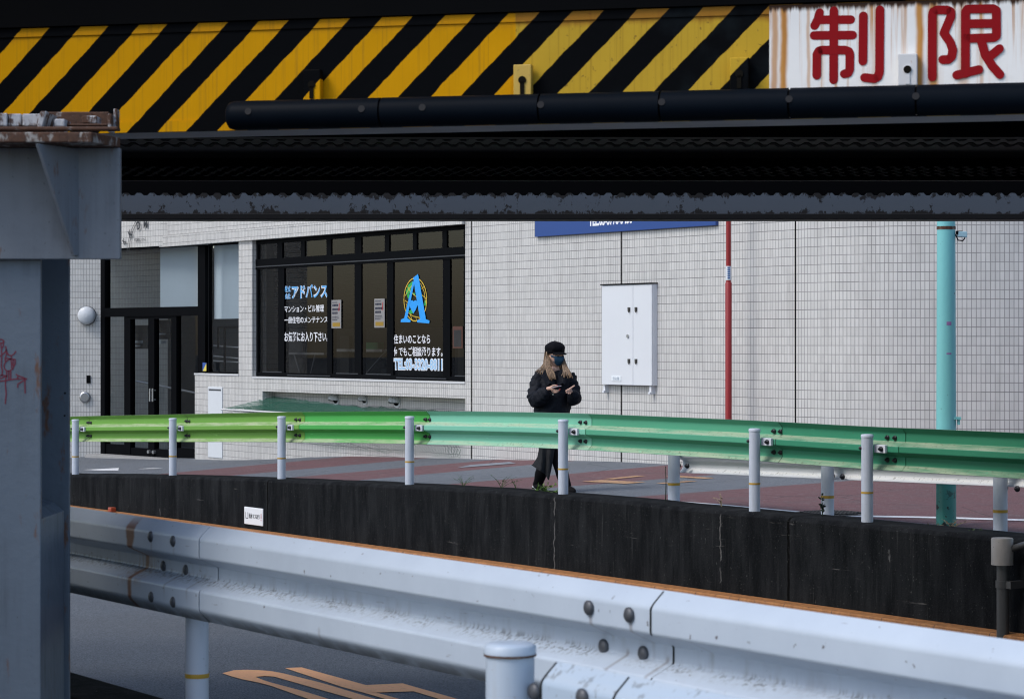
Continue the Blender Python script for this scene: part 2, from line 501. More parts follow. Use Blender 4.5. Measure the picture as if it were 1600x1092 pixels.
M_STREET = m_asphalt('street asphalt with red bands', True, 1.15)
M_ROAD = m_asphalt('road asphalt', False, .92)
M_PAVE = m_asphalt('pavement asphalt', False, .6)
struct(grid('street', 13.55, 24, 30, -40, 75, 230, street_h, M_STREET))
struct(grid('lower_road', 4.41, 13.3, 2, -60, 90, 4, lambda n, t: -2.35, M_ROAD))
struct(grid('pavement', -60, 4.15, 2, -90, 90, 2, lambda n, t: -1.53, M_PAVE))
struct(grid('ground', -400, 400, 2, -400, 400, 2, lambda n, t: -2.9, M_PAVE))

M_WHITEPAINT = m_roadpaint('white road paint', (.72, .73, .74), .6)
M_ORANGEPAINT = m_roadpaint('orange road paint', (.95, .46, .20), .3)
M_MARKPAINT = m_roadpaint('orange utility paint', (.46, .26, .13), 1.6)

def ribbon(name, pts, w, mat, lift=.005, hf=street_h):
    """painted line through (n, t) points"""
    mb = MB(); rows = []
    for i, (n, t) in enumerate(pts):
        a = Vector(pts[max(i - 1, 0)]); b = Vector(pts[min(i + 1, len(pts) - 1)])
        d = (b - a).normalized(); q = Vector((-d.y, d.x)) * w / 2
        rows.append([mb.vert(NT(n + q.x * k, t + q.y * k, hf(n + q.x * k, t + q.y * k) + lift)) for k in (-1, 1)])
    for a, b in zip(rows, rows[1:]): mb.facei((a[0], a[1], b[1], b[0]))
    o = obj(name, mb, mat); struct(o); return o
def dense(pts, k=8):
    out = []
    for (a, b), (c, d) in zip(pts, pts[1:]):
        out += [(a + (c - a) * i / k, b + (d - b) * i / k) for i in range(k)]
    return out + [pts[-1]]
ribbon('road_marking', dense([(14.18, 20.3), (14.24, 19.23), (14.32, 18.2), (14.34, 16.95)]), .15, M_WHITEPAINT)
ribbon('road_marking', dense([(14.40, 16.35), (14.55, 16.1), (14.85, 15.62), (15.17, 14.93), (15.7, 13.9), (16.8, 12.2), (18.4, 10)]), .15, M_WHITEPAINT)
def patch(name, pts, mat, lift=.006):
    mb = MB(); c = [sum(p[0] for p in pts) / len(pts), sum(p[1] for p in pts) / len(pts)]
    pts = dense(pts + [pts[0]], 6)[:-1]
    ci = mb.vert(NT(*c, street_h(*c) + lift)); ii = [mb.vert(NT(n, t, street_h(n, t) + lift)) for n, t in pts]
    for a, b in zip(ii, ii[1:] + ii[:1]): mb.facei((ci, a, b))
    o = obj(name, mb, mat); struct(o); return o
patch('road_marking', [(15.30, 35.3), (15.75, 34.95), (15.45, 34.3), (15.2, 33.75), (15.22, 34.5)], M_WHITEPAINT)
patch('road_marking', [(15.53, 33.75), (15.68, 33.75), (15.68, 33.2), (15.53, 33.2)], M_WHITEPAINT)
patch('road_marking', [(16.3, 25.9), (16.75, 26.3), (17.3, 26.2), (17.1, 25.75)], m_asphalt('asphalt patch', False, 1.9))
for a in ([(15.45, 21.95), (15.72, 21.95), (15.78, 21.2), (15.5, 21.2)], [(15.82, 22.05), (16.35, 22.15), (16.38, 22.0), (15.85, 21.9)],
          [(16.45, 21.75), (16.6, 21.7), (16.62, 21.05), (16.48, 21.05)], [(15.75, 20.98), (16.2, 20.95), (16.2, 20.83), (15.75, 20.83)]):
    patch('road_marking', a, M_MARKPAINT)
ribbon('road_marking', dense([(6.75, -20), (6.75, 10), (6.78, 13.5), (6.75, 60)]), .15, M_WHITEPAINT, hf=lambda n, t: -2.35)

# the orange speed numerals along the lower road
def lr(px, py):
    z = 2.345 * F / (py - HY); return P(px, py, z)
def flat(name, loops, mat):
    mb = MB()
    for lp in loops: mb.face(lp)
    return struct(obj(name, mb, mat, fix=False))
def zq(x, y): return lr(330 + x / 3.478, 1020 + y / 3.478)
zo = [(60, 108), (75, 99), (120, 92), (200, 89), (290, 92), (355, 100), (600, 160), (900, 250), (1500, 428), (1600, 470)]
zi = [(240, 128), (262, 124), (300, 123), (345, 127), (390, 140), (600, 200), (780, 250), (1250, 395), (1420, 455)]
zl = [(60, 108), (75, 115), (150, 137), (300, 168), (520, 245), (1000, 395), (1300, 500)]
zli = [(240, 128), (255, 137), (330, 160), (500, 205), (640, 248), (1100, 390), (1350, 480)]
def strip(name, A, B, mat, k=24):
    def at(L, f):
        cum = [0]
        for a, b in zip(L, L[1:]): cum.append(cum[-1] + math.dist(a, b))
        x = f * cum[-1]
        for i in range(len(L) - 1):
            if x <= cum[i + 1] + 1e-6:
                g = (x - cum[i]) / (cum[i + 1] - cum[i]); return (L[i][0] + (L[i + 1][0] - L[i][0]) * g, L[i][1] + (L[i + 1][1] - L[i][1]) * g)
    mb = MB()
    for i in range(k):
        q = [zq(*at(A, i / k)), zq(*at(A, (i + 1) / k)), zq(*at(B, (i + 1) / k)), zq(*at(B, i / k))]
        mb.face(q)
    return mb
mz = strip('a', zo, zi, None)
m2 = strip('a', zl, zli, None)
for f in m2.f: mz.face([m2.v[i] for i in f])
struct(obj('road_marking', mz, M_ORANGEPAINT, fix=False))
four = MB()
for q in ([(400, 80), (490, 76), (840, 172), (710, 182)], [(710, 182), (840, 172), (1040, 163), (1100, 206), (990, 210), (830, 214)],
          [(830, 214), (890, 211), (1500, 380), (1500, 410)], [(1040, 163), (1340, 248), (1700, 360), (1620, 372), (1230, 245), (1100, 206)]):
    four.face([zq(*p) for p in q])
struct(obj('road_marking', four, M_ORANGEPAINT, fix=False))

# manhole cover with its ring
mh = thing('manhole_cover', NT(14.45, 16.62, street_h(14.45, 16.62)), 'round dark iron manhole cover in the street behind the white rail post', 'manhole cover')
b = MB(); b.disc(NT(14.45, 16.62, street_h(14.45, 16.62) + .0), UP, .34, .009, 32); M_IRON = m_plain('cast iron', (.05, .05, .052), .55, .6, .3, 60, .5)
obj('ring', b, M_IRON, mh)
b = MB()
for k in range(-6, 7):
    for j in range(-6, 7):
        if k * k + j * j < 34:
            b.cbox(NT(14.45 + k * .046, 16.62 + j * .046, street_h(14.45, 16.62) + .014), N * .03, D * .03, UP * .012)
obj('tread', b, M_IRON, mh)

# ================================================================== far retaining wall
C_FACE = 13.2
jt = [tn(1232, C_FACE), tn(418, C_FACE)]
ck = [tn(1126, C_FACE), tn(866, C_FACE), tn(1390, C_FACE), tn(250, C_FACE)]
M_CONC = m_concrete('black stained concrete', jt, ck)
rw = thing('retaining_wall', NT(13.3, 20, -2.35), 'long black stained concrete wall between the lower road and the street', 'retaining wall')
b = MB(); path = [(-40 + i * .5, 0, curb_h(-40 + i * .5) + .008 * noise.noise(Vector((i * .7, 0, 0)))) for i in range(231)]
rings = []
for t, dn, h in path:
    j = .012 * noise.noise(Vector((t * 2.3, 5, 0)))
    sec = [(13.62, h - .2), (13.60, h), (13.26, h - .004 + j), (13.225, h - .012 + j), (13.2, h - .04 + j), (13.2, -2.23), (13.2, -2.5)]
    rings.append([b.vert(NT(n, t, hh)) for n, hh in sec])
for a, c in zip(rings, rings[1:]):
    for k in range(6): b.facei((a[k], a[k + 1], c[k + 1], c[k]), None, k in (1, 2, 3))
obj('concrete_face', b, M_CONC, rw, uvpos=lambda co: (co.dot(D), co.z))
M_KERB = NB('weathered orange kerb paint')
v = M_KERB.geo(); nz = M_KERB.noise(v, 24, 6, .7); st = M_KERB.noise(M_KERB.scale(v, (25, 25, 2)), 1, 4)
kc = M_KERB.mix(M_KERB.ramp(st, .3, .7), (.38, .165, .05), (.27, .11, .03))
kc = M_KERB.mix(M_KERB.M('MULTIPLY', M_KERB.ramp(nz, .57, .66), .75), kc, (.05, .035, .025))
kj = M_KERB.M('FRACT', M_KERB.M('DIVIDE', M_KERB.sep(M_KERB.uv())[0], .6))
kc = M_KERB.mix(M_KERB.M('LESS_THAN', kj, .012), kc, (.05, .03, .02))
M_KERB.bump(nz, .4, .01); M_KERB = M_KERB.fin(kc, .75)
b = MB(); b.sweep([(13.19, -2.178), (13.06, -2.185), (13.05, -2.195), (13.03, -2.36)], [(-40 + i * 2.5, 0, -.0 - .0035 * max(0, (-40 + i * 2.5) - 19)) for i in range(48)])
obj('kerb_strip', b, M_KERB, rw, uvpos=lambda co: (co.dot(D), co.z))
tr = tn(175, 13.1)
b = MB(); b.ntbox(13.06, 13.14, tr - .05, tr + .05, -2.215, -2.155)
rf = obj('road_reflector', b, m_plain('orange reflector plastic', (.40, .075, .03), .35), None, bevel=.012)
tag(rf, 'small orange reflector stud on the orange kerb beside the steel column', 'reflector')

# near side retaining wall of the lower road
b = MB(); b.ntbox(4.1, 4.41, -60, 90, -2.6, -1.50)
nw = obj('retaining_wall', b, M_CONC, None, bevel=.01, uvpos=lambda co: (co.dot(D), co.z))
tag(nw, 'low dark concrete edge of the pavement under the near silver guardrail', 'retaining wall')

# little sign plate on the wall
M_PLATE = m_plain('white sign enamel', (.78, .79, .80), .4, 0, .05)
M_BLACK = m_plain('black lettering paint', (.02, .02, .022), .5)
M_REDL = m_plain('red lettering paint', (.45, .03, .03), .5)
def wpt(px, py, n): return P(px, py, zn(px, n))
pl = thing('wall_sign', wpt(396, 822, 13.18), 'small white plate with black Japanese lettering screwed to the dark retaining wall', 'sign')
t0, t1 = tn(382, 13.19), tn(411, 13.19); h0, h1 = hn(382, 818, 13.19), hn(382, 791, 13.19)
b = MB(); b.ntbox(13.185, 13.199, t1, t0, h0, h1); obj('plate', b, M_PLATE, pl, bevel=.006)
hh = h1 - h0; ww = t0 - t1
b = MB(); nn = -N
pts = lambda L: [NT(13.185, t0 - ww * x, h0 + hh * y) for x, y in L]
stroke(b, pts([(.09, .70), (.09, .36), (.21, .36), (.21, .70)]), .007, .002, nn); obj('symbol', b, M_BLACK, pl, fix=False)
lettering('lettering', '雨水マスあり', NT(13.183, t0 - ww * .26, h0 + hh * .36), -D * ww * .58, UP * hh * .30, M_BLACK, pl, .012)
b = MB(); stroke(b, pts([(.92, .68), (.92, .46)]), .014, .002, nn); stroke(b, pts([(.92, .34), (.92, .33)]), .014, .002, nn); obj('lettering', b, M_REDL, pl, fix=False)

# drain pipe with its cap box
pn = 13.08
dp = thing('drain_pipe', wpt(1567, 1000, pn), 'dark grey pipe with a beige cap box fixed on the black wall at the right', 'pipe')
def vert(px, y0, y1, n): return [NT(n, tn(px, n), hn(px, y0, n)), NT(n, tn(px, n), hn(px, y1, n))]
M_BEIGE = m_paint('beige grey enamel', (.30, .275, .25), (.05, .04, .035), .5)
M_DKPIPE = m_paint('dark grey pipe paint', (.060, .058, .056), (.02, .02, .02), .5)
p = vert(1566, 882, 840, pn); b = MB(); b.tube([p[0], p[1] - UP * .008, p[1]], [.082, .082, .076], 24); obj('cap_box', b, M_BEIGE, dp)
p = [NT(pn, tn(1567, pn), -2.36), NT(pn, tn(1567, pn), hn(1567, 882, pn))]; b = MB(); b.tube(p, .047, 20); obj('pipe', b, M_DKPIPE, dp)
b = MB(); h = hn(1567, 918, pn); c = NT(pn, tn(1567, pn), h); b.tube([c, c + UP * .055], .055, 20); b.ntbox(13.06, 13.2, tn(1567, pn) - .1, tn(1567, pn) - .05, h, h + .055); obj('clamp', b, M_DKPIPE, dp)
b = MB(); c = NT(13.12, tn(1580, 13.12), hn(1580, 858, 13.1)); b.tube([c, c - D * .4 + UP * .12 - N * .02, c - D * 2.2 + UP * .16], .025, 10); obj('conduit', b, M_DKPIPE, dp)

# ================================================================== guardrails
def rounded(prof, r=.008, k=4):
    out = [prof[0]]
    for a, b, c in zip(prof, prof[1:], prof[2:]):
        A, B, C_ = Vector(a), Vector(b), Vector(c)
        p, q = B + (A - B).normalized() * r, B + (C_ - B).normalized() * r
        for i in range(k + 1):
            f = i / k; out.append(tuple((p * (1 - f) + B * f) * (1 - f) + (B * (1 - f) + q * f) * f))
    return out + [prof[-1]]
WB = [(-.045, 0), (-.010, -.032), (0, -.045), (0, -.115), (-.078, -.150), (-.078, -.200), (0, -.235), (0, -.305), (-.010, -.318), (-.045, -.350)]
def beam(name, mat, parent, n0, ta, tb, top, side, dn=0.0, step=.25, label=None):
    """corrugated rail: side=-1 its ridge faces the camera (seen from behind), +1 its two humps do"""
    prof = [(n0 + (x if side < 0 else -x), h) for x, h in WB]
    prof = rounded(prof)
    k = max(2, int(abs(tb - ta) / step))
    path = [(ta + (tb - ta) * i / k, dn, top(ta + (tb - ta) * i / k)) for i in range(k + 1)]
    b = MB(); b.sweep(prof, path, smooth=True)
    o = obj(name, b, mat, parent, uvpos=lambda co: (co.dot(D), co.z), label=label)
    md = o.modifiers.new('gauge', 'SOLIDIFY'); md.thickness = .0045; md.offset = 0
    md = o.modifiers.new('edges', 'WEIGHTED_NORMAL'); md.weight = 80
    path = [(tb - .004, dn - side * -.0 - .0035, top(tb)), (tb + .004, dn - .0035, top(tb))]
    b = MB(); b.sweep(prof, path)
    obj('seam', b, M_SEAMD, o)
    return o

M_SEAMD = m_plain('dark seam', (.02, .022, .022), .8)
def m_rail(name, col, ledge_tint, band=True):
    """painted steel rail: upward ledges carry a painted highlight tint and grime streaks"""
    b = NB(name); v = b.geo(); o = b.sep(b.uv())
    nor = b.new('ShaderNodeNewGeometry').outputs['Normal']
    up = b.ramp(b.sep(nor)[2], .25, .75)
    n1 = b.noise(b.scale(v, (2, 2, 34)), 1, 5, .6)
    st = b.noise(b.scale(v, (38, 38, 6)), 1, 3, .6)
    c = b.mix(b.M('MULTIPLY', b.noise(v, 1.6, 3), .25), col, tuple(x * .6 for x in col))
    led = b.M('MULTIPLY', up, b.ramp(n1, .2, .7)) 
    c = b.mix(b.M('MULTIPLY', led, .75), c, ledge_tint)
    c = b.mix(b.M('MULTIPLY', b.M('MULTIPLY', up, b.ramp(st, .56, .66)), .45), c, (.09, .08, .06))
    sc2 = b.M('MULTIPLY', b.ramp(b.noise(b.scale(v, (4, 4, 40)), 1, 4, .7), .66, .70), .5)
    c = b.mix(sc2, c, tuple(min(1, x * 1.6 + .05) for x in col))
    spk = b.ramp(b.noise(v, 50, 3, .6), .68, .73)
    c = b.mix(b.M('MULTIPLY', spk, .5), c, (.10, .08, .05))
    b.bump(b.noise(v, 9, 3), .05, .01)
    return b.fin(c, b.M('ADD', .5, b.M('MULTIPLY', n1, .2)), spec=.3)

POSTPX = [118, 270, 440, 640, 880, 1179, 1355]
NP, NBEAM = 13.37, 13.53
M_POST = m_paint('white post paint', (.53, .58, .66), (.12, .11, .10), .3, .4, rust=0)
M_BAND = m_plain('ochre reflective band', (.50, .30, .03), .5)
M_BOLT = m_plain('dark bolt steel', (.035, .035, .04), .4, .6)
M_WBR = m_paint('white bracket paint', (.68, .70, .76), (.2, .18, .15), .3, .4)
RT = [(tn(px, 13.49), hn(px, py, 13.49)) for px, py in ((1600, 676.5), (1355, 666.5), (1179, 657), (1000, 649.5), (880, 645), (760, 643), (640, 642.5), (540, 643), (440, 644), (270, 647.5), (115, 650.5))]
RT = [(-5, RT[0][1] - .02)] + RT + [(60, RT[-1][1] - 1.4)]
def rail_top(t): return sum(interp(t + o, RT) for o in (-.5, -.25, 0, .25, .5)) / 5
gr = thing('guardrail', NT(NP, 20, -1.5), 'long green corrugated guardrail on white posts along the edge of the street', 'guardrail')
seams = [1900, 1646, 1396, 1217, 910, 667, 465, 289, 131, -20]
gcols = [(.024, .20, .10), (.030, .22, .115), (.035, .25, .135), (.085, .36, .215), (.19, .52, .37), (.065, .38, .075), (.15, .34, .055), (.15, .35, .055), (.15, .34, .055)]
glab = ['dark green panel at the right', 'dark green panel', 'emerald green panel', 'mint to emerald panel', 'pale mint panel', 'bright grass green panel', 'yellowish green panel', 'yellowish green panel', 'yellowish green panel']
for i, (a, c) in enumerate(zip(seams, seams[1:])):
    m = m_rail('rail paint %d' % i, gcols[i], (.47, .49, .35))  # cream ledge tint is a highlight painted into the colour
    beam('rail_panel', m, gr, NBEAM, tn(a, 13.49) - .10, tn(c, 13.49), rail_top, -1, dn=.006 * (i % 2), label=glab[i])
def dome_bolt(b, p, r=.02, h=.024):
    b.tube([p, p - N * .012, p - N * .0121, p - N * h, p - N * (h + .012)], [r * 1.15, r * 1.15, r * .9, r * .75, r * .3], 10)
def rail_post(parent, n, px, ytop, base, r, mat, band_h, cap=True, capm=None):
    c = lambda h: NT(n, tn(px, n), h)
    top = hn(px, ytop, n)
    b = MB(); b.tube([c(base), c(top - .02)], r, 24); po = obj('post', b, mat, parent)
    b = MB(); b.tube([c(top - .026), c(top - .008), c(top - .002), c(top)], [r * 1.07, r * 1.07, r * .92, r * .5], 24); obj('post_cap', b, mat, po)
    if band_h is not None:
        b = MB(); b.tube([c(base + band_h), c(base + band_h + .016)], r + .002, 24); obj('reflective_band', b, M_BAND, po)
    return po
for px, y in zip(POSTPX + [1655, 1850], [655, 653, 650, 650, 655, 669, 678, 692, 706]):
    t = tn(px, NP); base = curb_h(t) - .02
    po = rail_post(gr, NP, px, y, base, .049, M_POST, .25)
    rt = rail_top(t)
    b = MB(); b.ntbox(13.425, 13.452, t - .155, t - .02, rt - .208, rt - .142); br = obj('bracket', b, M_WBR, po, bevel=.004)
    for dt, dh, n in ((-.112, -.175, 13.424), (-.075, -.085, 13.53), (-.165, -.085, 13.53), (-.165, -.268, 13.53), (-.075, -.268, 13.53)):
        b = MB(); dome_bolt(b, NT(n, t + dt, rt + dh), .018); obj('bolt', b, M_BOLT, br)
    b = MB(); p = NT(NP, t + .0, rt - .17); d_ = (-N * .75 + D * .65).normalized(); b.tube([p + d_ * .046, p + d_ * .06, p + d_ * .07], [.017, .016, .008], 10); obj('bolt', b, M_BOLT, po)

# white rail behind the green one, turning with the street
wr = thing('guardrail', NT(13.8, 16, -1.55), 'white guardrail standing close behind the dark green panels at the right', 'guardrail')
M_WRAIL = m_rail('white rail paint', (.80, .82, .85), (.74, .74, .70))
wps = [(px, zn(px, 13.92)) for px in (1053, 1293, 1563, 1840)]
wpos = [P(px, 535, z) for px, z in wps]
def wrail_pt(f):                          # piecewise path through the posts, a little behind them
    i = min(int(f), len(wpos) - 2); g = f - i; return wpos[i].lerp(wpos[i + 1], g)
prof = rounded([(x, h) for x, h in WB])
b = MB(); rings = []
K = 48
for i in range(K + 1):
    f = -.02 + 3 * i / K; p = wrail_pt(max(f, 0)) if f >= 0 else wpos[0] + (wpos[1] - wpos[0]) * f
    d_ = (wpos[min(int(max(f, 0)) + 1, 3)] - wpos[min(int(max(f, 0)), 2)]).normalized(); q = Vector((-d_.y, d_.x, 0)); q = q if q.y > 0 else -q
    hb = -1.235 + .04 * min(f, 2.4)
    rings.append([b.vert(p + q * (.14 + x) + UP * (hb + .35 + h)) for x, h in prof])
for a, c in zip(rings, rings[1:]):
    for k in range(len(prof) - 1): b.facei((a[k], a[k + 1], c[k + 1], c[k]), None, True)
o = obj('rail_panel', b, M_WRAIL, wr, uvpos=lambda co: (co.x, co.z)); md = o.modifiers.new('gauge', 'SOLIDIFY'); md.thickness = .0045; md.offset = 0
for (px, z), p in zip(wps, wpos):
    b = MB(); b.tube([p + UP * -1.62, p + UP * -.80], .0572, 24); po = obj('post', b, M_POST, wr)
    b = MB(); hb = curb_h(p.dot(D)) + .13 - .02; b.tube([p + UP * hb, p + UP * (hb + .024)], .0595, 24); obj('reflective_band', b, M_BAND, po)
    d_ = (wpos[1] - wpos[0]).normalized()
    for q in (.1, .23):
        b = MB(); c = p + d_ * q + Vector((0, .13, 0)) + UP * -1.165; dome_bolt(b, c, .022); obj('bolt', b, M_BOLT, po)

# near guardrail seen from its traffic side
NN = 3.921
M_NEAR = None
def m_near():
    b = NB('weathered pale blue white rail paint'); v = b.geo(); o = b.sep(b.uv())
    col = (.47, .54, .62)
    c = b.mix(b.M('MULTIPLY', b.ramp(b.noise(v, 2.6, 6, .65), .3, .75), .28), col, (.29, .345, .42))
    hh = b.M('SUBTRACT', o[1], -1.024)                       # height above the lower edge
    st = b.noise(b.scale(v, (60, 60, 9)), 1, 4, .65)
    lo = b.noise(b.scale(v, (3, 3, 3)), 1, 3)
    bandw = b.M('MULTIPLY', b.ramp(hh, .122, .14), b.ramp(hh, .172, .145))
    c = b.mix(b.M('MULTIPLY', b.M('MULTIPLY', bandw, b.ramp(st, .49, .60)), b.M('MULTIPLY', b.ramp(lo, .34, .52), .7)), c, (.06, .055, .05))
    sm = b.M('MULTIPLY', b.ramp(hh, .10, .15), b.ramp(hh, .25, .16))
    c = b.mix(b.M('MULTIPLY', b.M('MULTIPLY', sm, b.ramp(b.noise(b.scale(v, (24, 24, 5)), 1, 4), .45, .75)), .25), c, (.22, .21, .21))
    spk = b.ramp(b.noise(v, 42, 3, .55), .70, .74)
    c = b.mix(b.M('MULTIPLY', spk, .8), c, (.07, .05, .045))
    scr = b.ramp(b.noise(b.scale(v, (8, 8, 70)), 1, 3, .6), .70, .73)
    c = b.mix(b.M('MULTIPLY', scr, .4), c, (.16, .14, .15))
    # one long rust run beside the first splice
    d = b.M('SUBTRACT', o[0], tn(203, NN))
    bend = b.M('MULTIPLY', b.M('SUBTRACT', b.noise(b.scale(v, (2, 2, 9)), 1, 3), .5), .05)
    dd = b.M('ABSOLUTE', b.M('ADD', d, bend))
    rr = b.M('MULTIPLY', b.ramp(b.M('SUBTRACT', dd, b.M('MULTIPLY', b.ramp(hh, .20, .31), .022)), .026, .006), b.ramp(hh, .36, .30))
    rr2 = b.M('MULTIPLY', b.M('MULTIPLY', b.ramp(dd, .16, .02), b.ramp(st, .42, .62)), b.M('MULTIPLY', b.ramp(hh, .08, .12), b.ramp(hh, .26, .16)))
    c = b.mix(b.M('MULTIPLY', rr, .95), c, (.21, .075, .02))
    c = b.mix(b.M('MULTIPLY', rr2, .5), c, (.30, .17, .08))
    for px, y0, k in ((237, .285, .5), (272, .285, .35), (257, .175, .8), (292, .175, .7), (921, .285, .8), (984, .285, .8), (944, .175, .8), (1006, .175, .8), (497, .08, .5), (1078, .24, .35)):
        d3 = b.M('ABSOLUTE', b.M('ADD', b.M('SUBTRACT', o[0], tn(px, NN)), b.M('MULTIPLY', bend, .15)))
        run = b.M('MULTIPLY', b.ramp(d3, .012, .002), b.M('MULTIPLY', b.ramp(hh, y0, y0 - .02), b.ramp(hh, y0 - .13, y0 - .03)))
        c = b.mix(b.M('MULTIPLY', run, k * .6), c, (.14, .10, .075))
    low = b.M('MULTIPLY', b.ramp(hh, .055, .0), b.ramp(b.noise(b.scale(v, (12, 12, 20)), 1, 4), .3, .6))
    c = b.mix(b.M('MULTIPLY', low, .6), c, (.07, .065, .06))
    b.bump(b.M('ADD', b.M('MULTIPLY', b.noise(v, 2.2, 3), 2.5), b.noise(v, 7, 3)), .12, .012)
    return b.fin(c, b.M('ADD', .34, b.M('MULTIPLY', lo, .12)))
M_NEAR = m_near()
nr = thing('guardrail', NT(4.02, 5, -1.5), 'long pale weathered guardrail crossing the foreground with a rust streak', 'guardrail')
ntop = lambda t: -.674
nseam = [2150, 1018, 288, 40, -500]
for i, (a, c) in enumerate(zip(nseam, nseam[1:])):
    beam('rail_panel', M_NEAR, nr, NN, tn(a, NN) - .12, tn(c, NN), ntop, 1, dn=.006 * (i % 2))
def flat_bolt(b, p, r=.021):
    b.tube([p, p - N * .006, p - N * .011, p - N * .013], [r, r, r * .7, r * .25], 14)
for sx in (([(237, 838), (272, 845), (238, 932), (272, 940)], [(257, 884), (292, 890)]), ([(921, 949), (984, 960), (921, 1068), (984, 1080)], [(944, 1009), (1006, 1020)])):
    for pts_, n in ((sx[0], NN), (sx[1], NN + .078)):
        for px, py in pts_:
            b = MB(); flat_bolt(b, wpt(px, py, n + .002)); obj('bolt', b, m_plain('grey bolt head', (.085, .09, .10), .45, .3) if 'grey bolt head' not in bpy.data.materials else bpy.data.materials['grey bolt head'], nr)
for px, yt in ((308, 838), (1240, 960)):
    rail_post(nr, 4.07, px, yt, -1.52, .0445, M_POST, .25)

# second rail close in front of it
n2 = 3.12
fr = thing('guardrail', NT(n2, 3.5, -1.5), 'pale guardrail end with a rusty capped post nearest in the foreground', 'guardrail')
M_FPOST = m_paint('chalky white post paint', (.44, .52, .61), (.25, .17, .10), .25, .4)
po = rail_post(fr, n2, 797, 1003, -1.52, .0572, M_FPOST, None)
c = NT(n2, tn(797, n2), hn(797, 1003, n2)); b = MB(); b.tube([c - UP * .031, c - UP * .026], .0618, 24); obj('rust_ring', b, m_rust('rusty seam', (.3, .2, .12), .9), po)
M_NEAR2 = m_rail('pale rail paint', (.385, .475, .575), (.40, .46, .52))
ta = tn(836, n2)
for i, (a, c) in enumerate(((ta - 6, tn(948, n2)), (tn(948, n2) - .1, ta + .01))):
    beam('rail_panel', M_NEAR2, fr, n2 + .02, a, c, lambda t: -.742, 1, dn=.006 * i)
for px, py in ((836, 1080), (911, 1089)):
    b = MB(); flat_bolt(b, wpt(px, py, n2 + .022)); obj('bolt', b, bpy.data.materials['grey bolt head'], fr)

# ================================================================== office building
WN = 17.67
M_TILE = m_tile('pale ceramic tiles')
M_FRAME = m_plain('dark bronze window frame', (.0025, .003, .004), .6, 0, .1)
M_FRAME2 = m_plain('bronze trim', (.045, .050, .060), .35, .3, .1)
M_GLASS = m_glass('window glass', .47, .045)
M_GLASS2 = m_glass('entrance glass', .72, .03)
M_SEAL = m_plain('black joint sealant', (.008, .008, .009), .7)
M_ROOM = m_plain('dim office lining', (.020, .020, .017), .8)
M_SLAT = m_plain('brown blind slats', (.055, .054, .045), .55)
M_REFLECT = m_plain('pale reflection panel', (.58, .70, .77), .8, 0, .12, 1.5)  # pale blue standing in for the bright reflection in the entrance glass
M_SILL = m_plain('pale sill', (.62, .63, .64), .5)
uvA = lambda co: (co.dot(D) - co.dot(N), co.z + .035)
ob = thing('office_building', NT(WN, 24, -1.6), 'pale tiled office building with dark shop windows and a curved corner', 'building')
TW = lambda px: tn(px, WN)
def wall_piece(name, t0, t1, h0, h1, n0=WN, n1=WN + .25, mat=None, parent=ob):
    b = MB(); b.ntbox(n0, n1, min(t0, t1), max(t0, t1), h0, h1)
    return obj(name, b, mat or M_TILE, parent, uvpos=uvA)
H_TOP, H_SILL, H_BASE = 1.612, -.534, -2.4
wall_piece('wall', TW(727), TW(1243), H_BASE, 6.0)
wall_piece('wall', TW(304), TW(727), 1.86, 6.0)
# fascia above the windows in two laps with a slanted end
for (a, c, h0, h1, dn) in ((TW(727), TW(243), H_TOP, 1.800, -.05), (TW(727), TW(225), 1.806, 2.6, -.03)):
    b = MB()
    b.prism([NT(WN + dn, a, h0), NT(WN + dn, c, h0), NT(WN + dn, c + .30 * (h1 - h0), h1), NT(WN + dn, a, h1)], N * .24)
    obj('fascia', b, M_TILE, ob, uvpos=uvA)
b = MB(); b.ntbox(WN - .025, WN + .15, TW(727), TW(245), 1.7995, 1.8065); obj('joint', b, M_SEAL, ob)
wall_piece('wall', TW(373), TW(394), H_SILL, H_TOP)                                  # pier
wall_piece('wall', TW(304.5), TW(395), H_BASE, -.535)                                   # under the entrance light
wall_piece('sill', TW(304), TW(373), -.534, -.505, WN - .012, WN + .25, M_SILL)
wall_piece('wall', TW(395), TW(727), -.765, -.565)                                    # between window and net recess
wall_piece('wall', TW(395), TW(410), H_BASE, -.766)
wall_piece('wall', TW(410), TW(727), H_BASE, -1.25)
wall_piece('sill', TW(394.5), TW(727), -.564, -.536, WN - .012, WN + .25, M_SILL)
wall_piece('recess_back', TW(408), TW(729), -1.6, -.5, WN + .22, WN + .27, m_tile('shaded recess tiles', (.50, .49, .48)))  # same tile, recess shade put into the darker tint
for px in (737, 971, 1243):
    b = MB(); b.ntbox(WN - .003, WN + .02, TW(px) - .011, TW(px) + .011, H_BASE, 5.9); obj('joint', b, M_SEAL, ob)
# curved corner
b = MB(); pos = NT(WN, TW(1243), 0); th = math.radians(56.4); u = 0.0; pts_ = [(pos.copy(), u)]
while th > R(-55):
    step = .03
    pos = pos + Vector((math.cos(th), -math.sin(th), 0)) * step; u += step; pts_.append((pos.copy(), u)); th -= step / (2.4 if th > R(27) else 3.4)
for _ in range(200):
    pos = pos + Vector((math.cos(th), -math.sin(th), 0)) * .05; u += .05; pts_.append((pos.copy(), u))
for (p, a), (q, c) in zip(pts_, pts_[1:]):
    b.face([p + UP * H_BASE, q + UP * H_BASE, q + UP * 6, p + UP * 6], [(a, H_BASE + .035), (c, H_BASE + .035), (c, 6.035), (a, 6.035)], True)
obj('curved_wall', b, M_TILE, ob, fix=False)
b = MB(); b.ntbox(WN + .01, WN + 9, TW(1243) , 38, 5.8, 6.05); obj('roof', b, M_ROOM, ob)

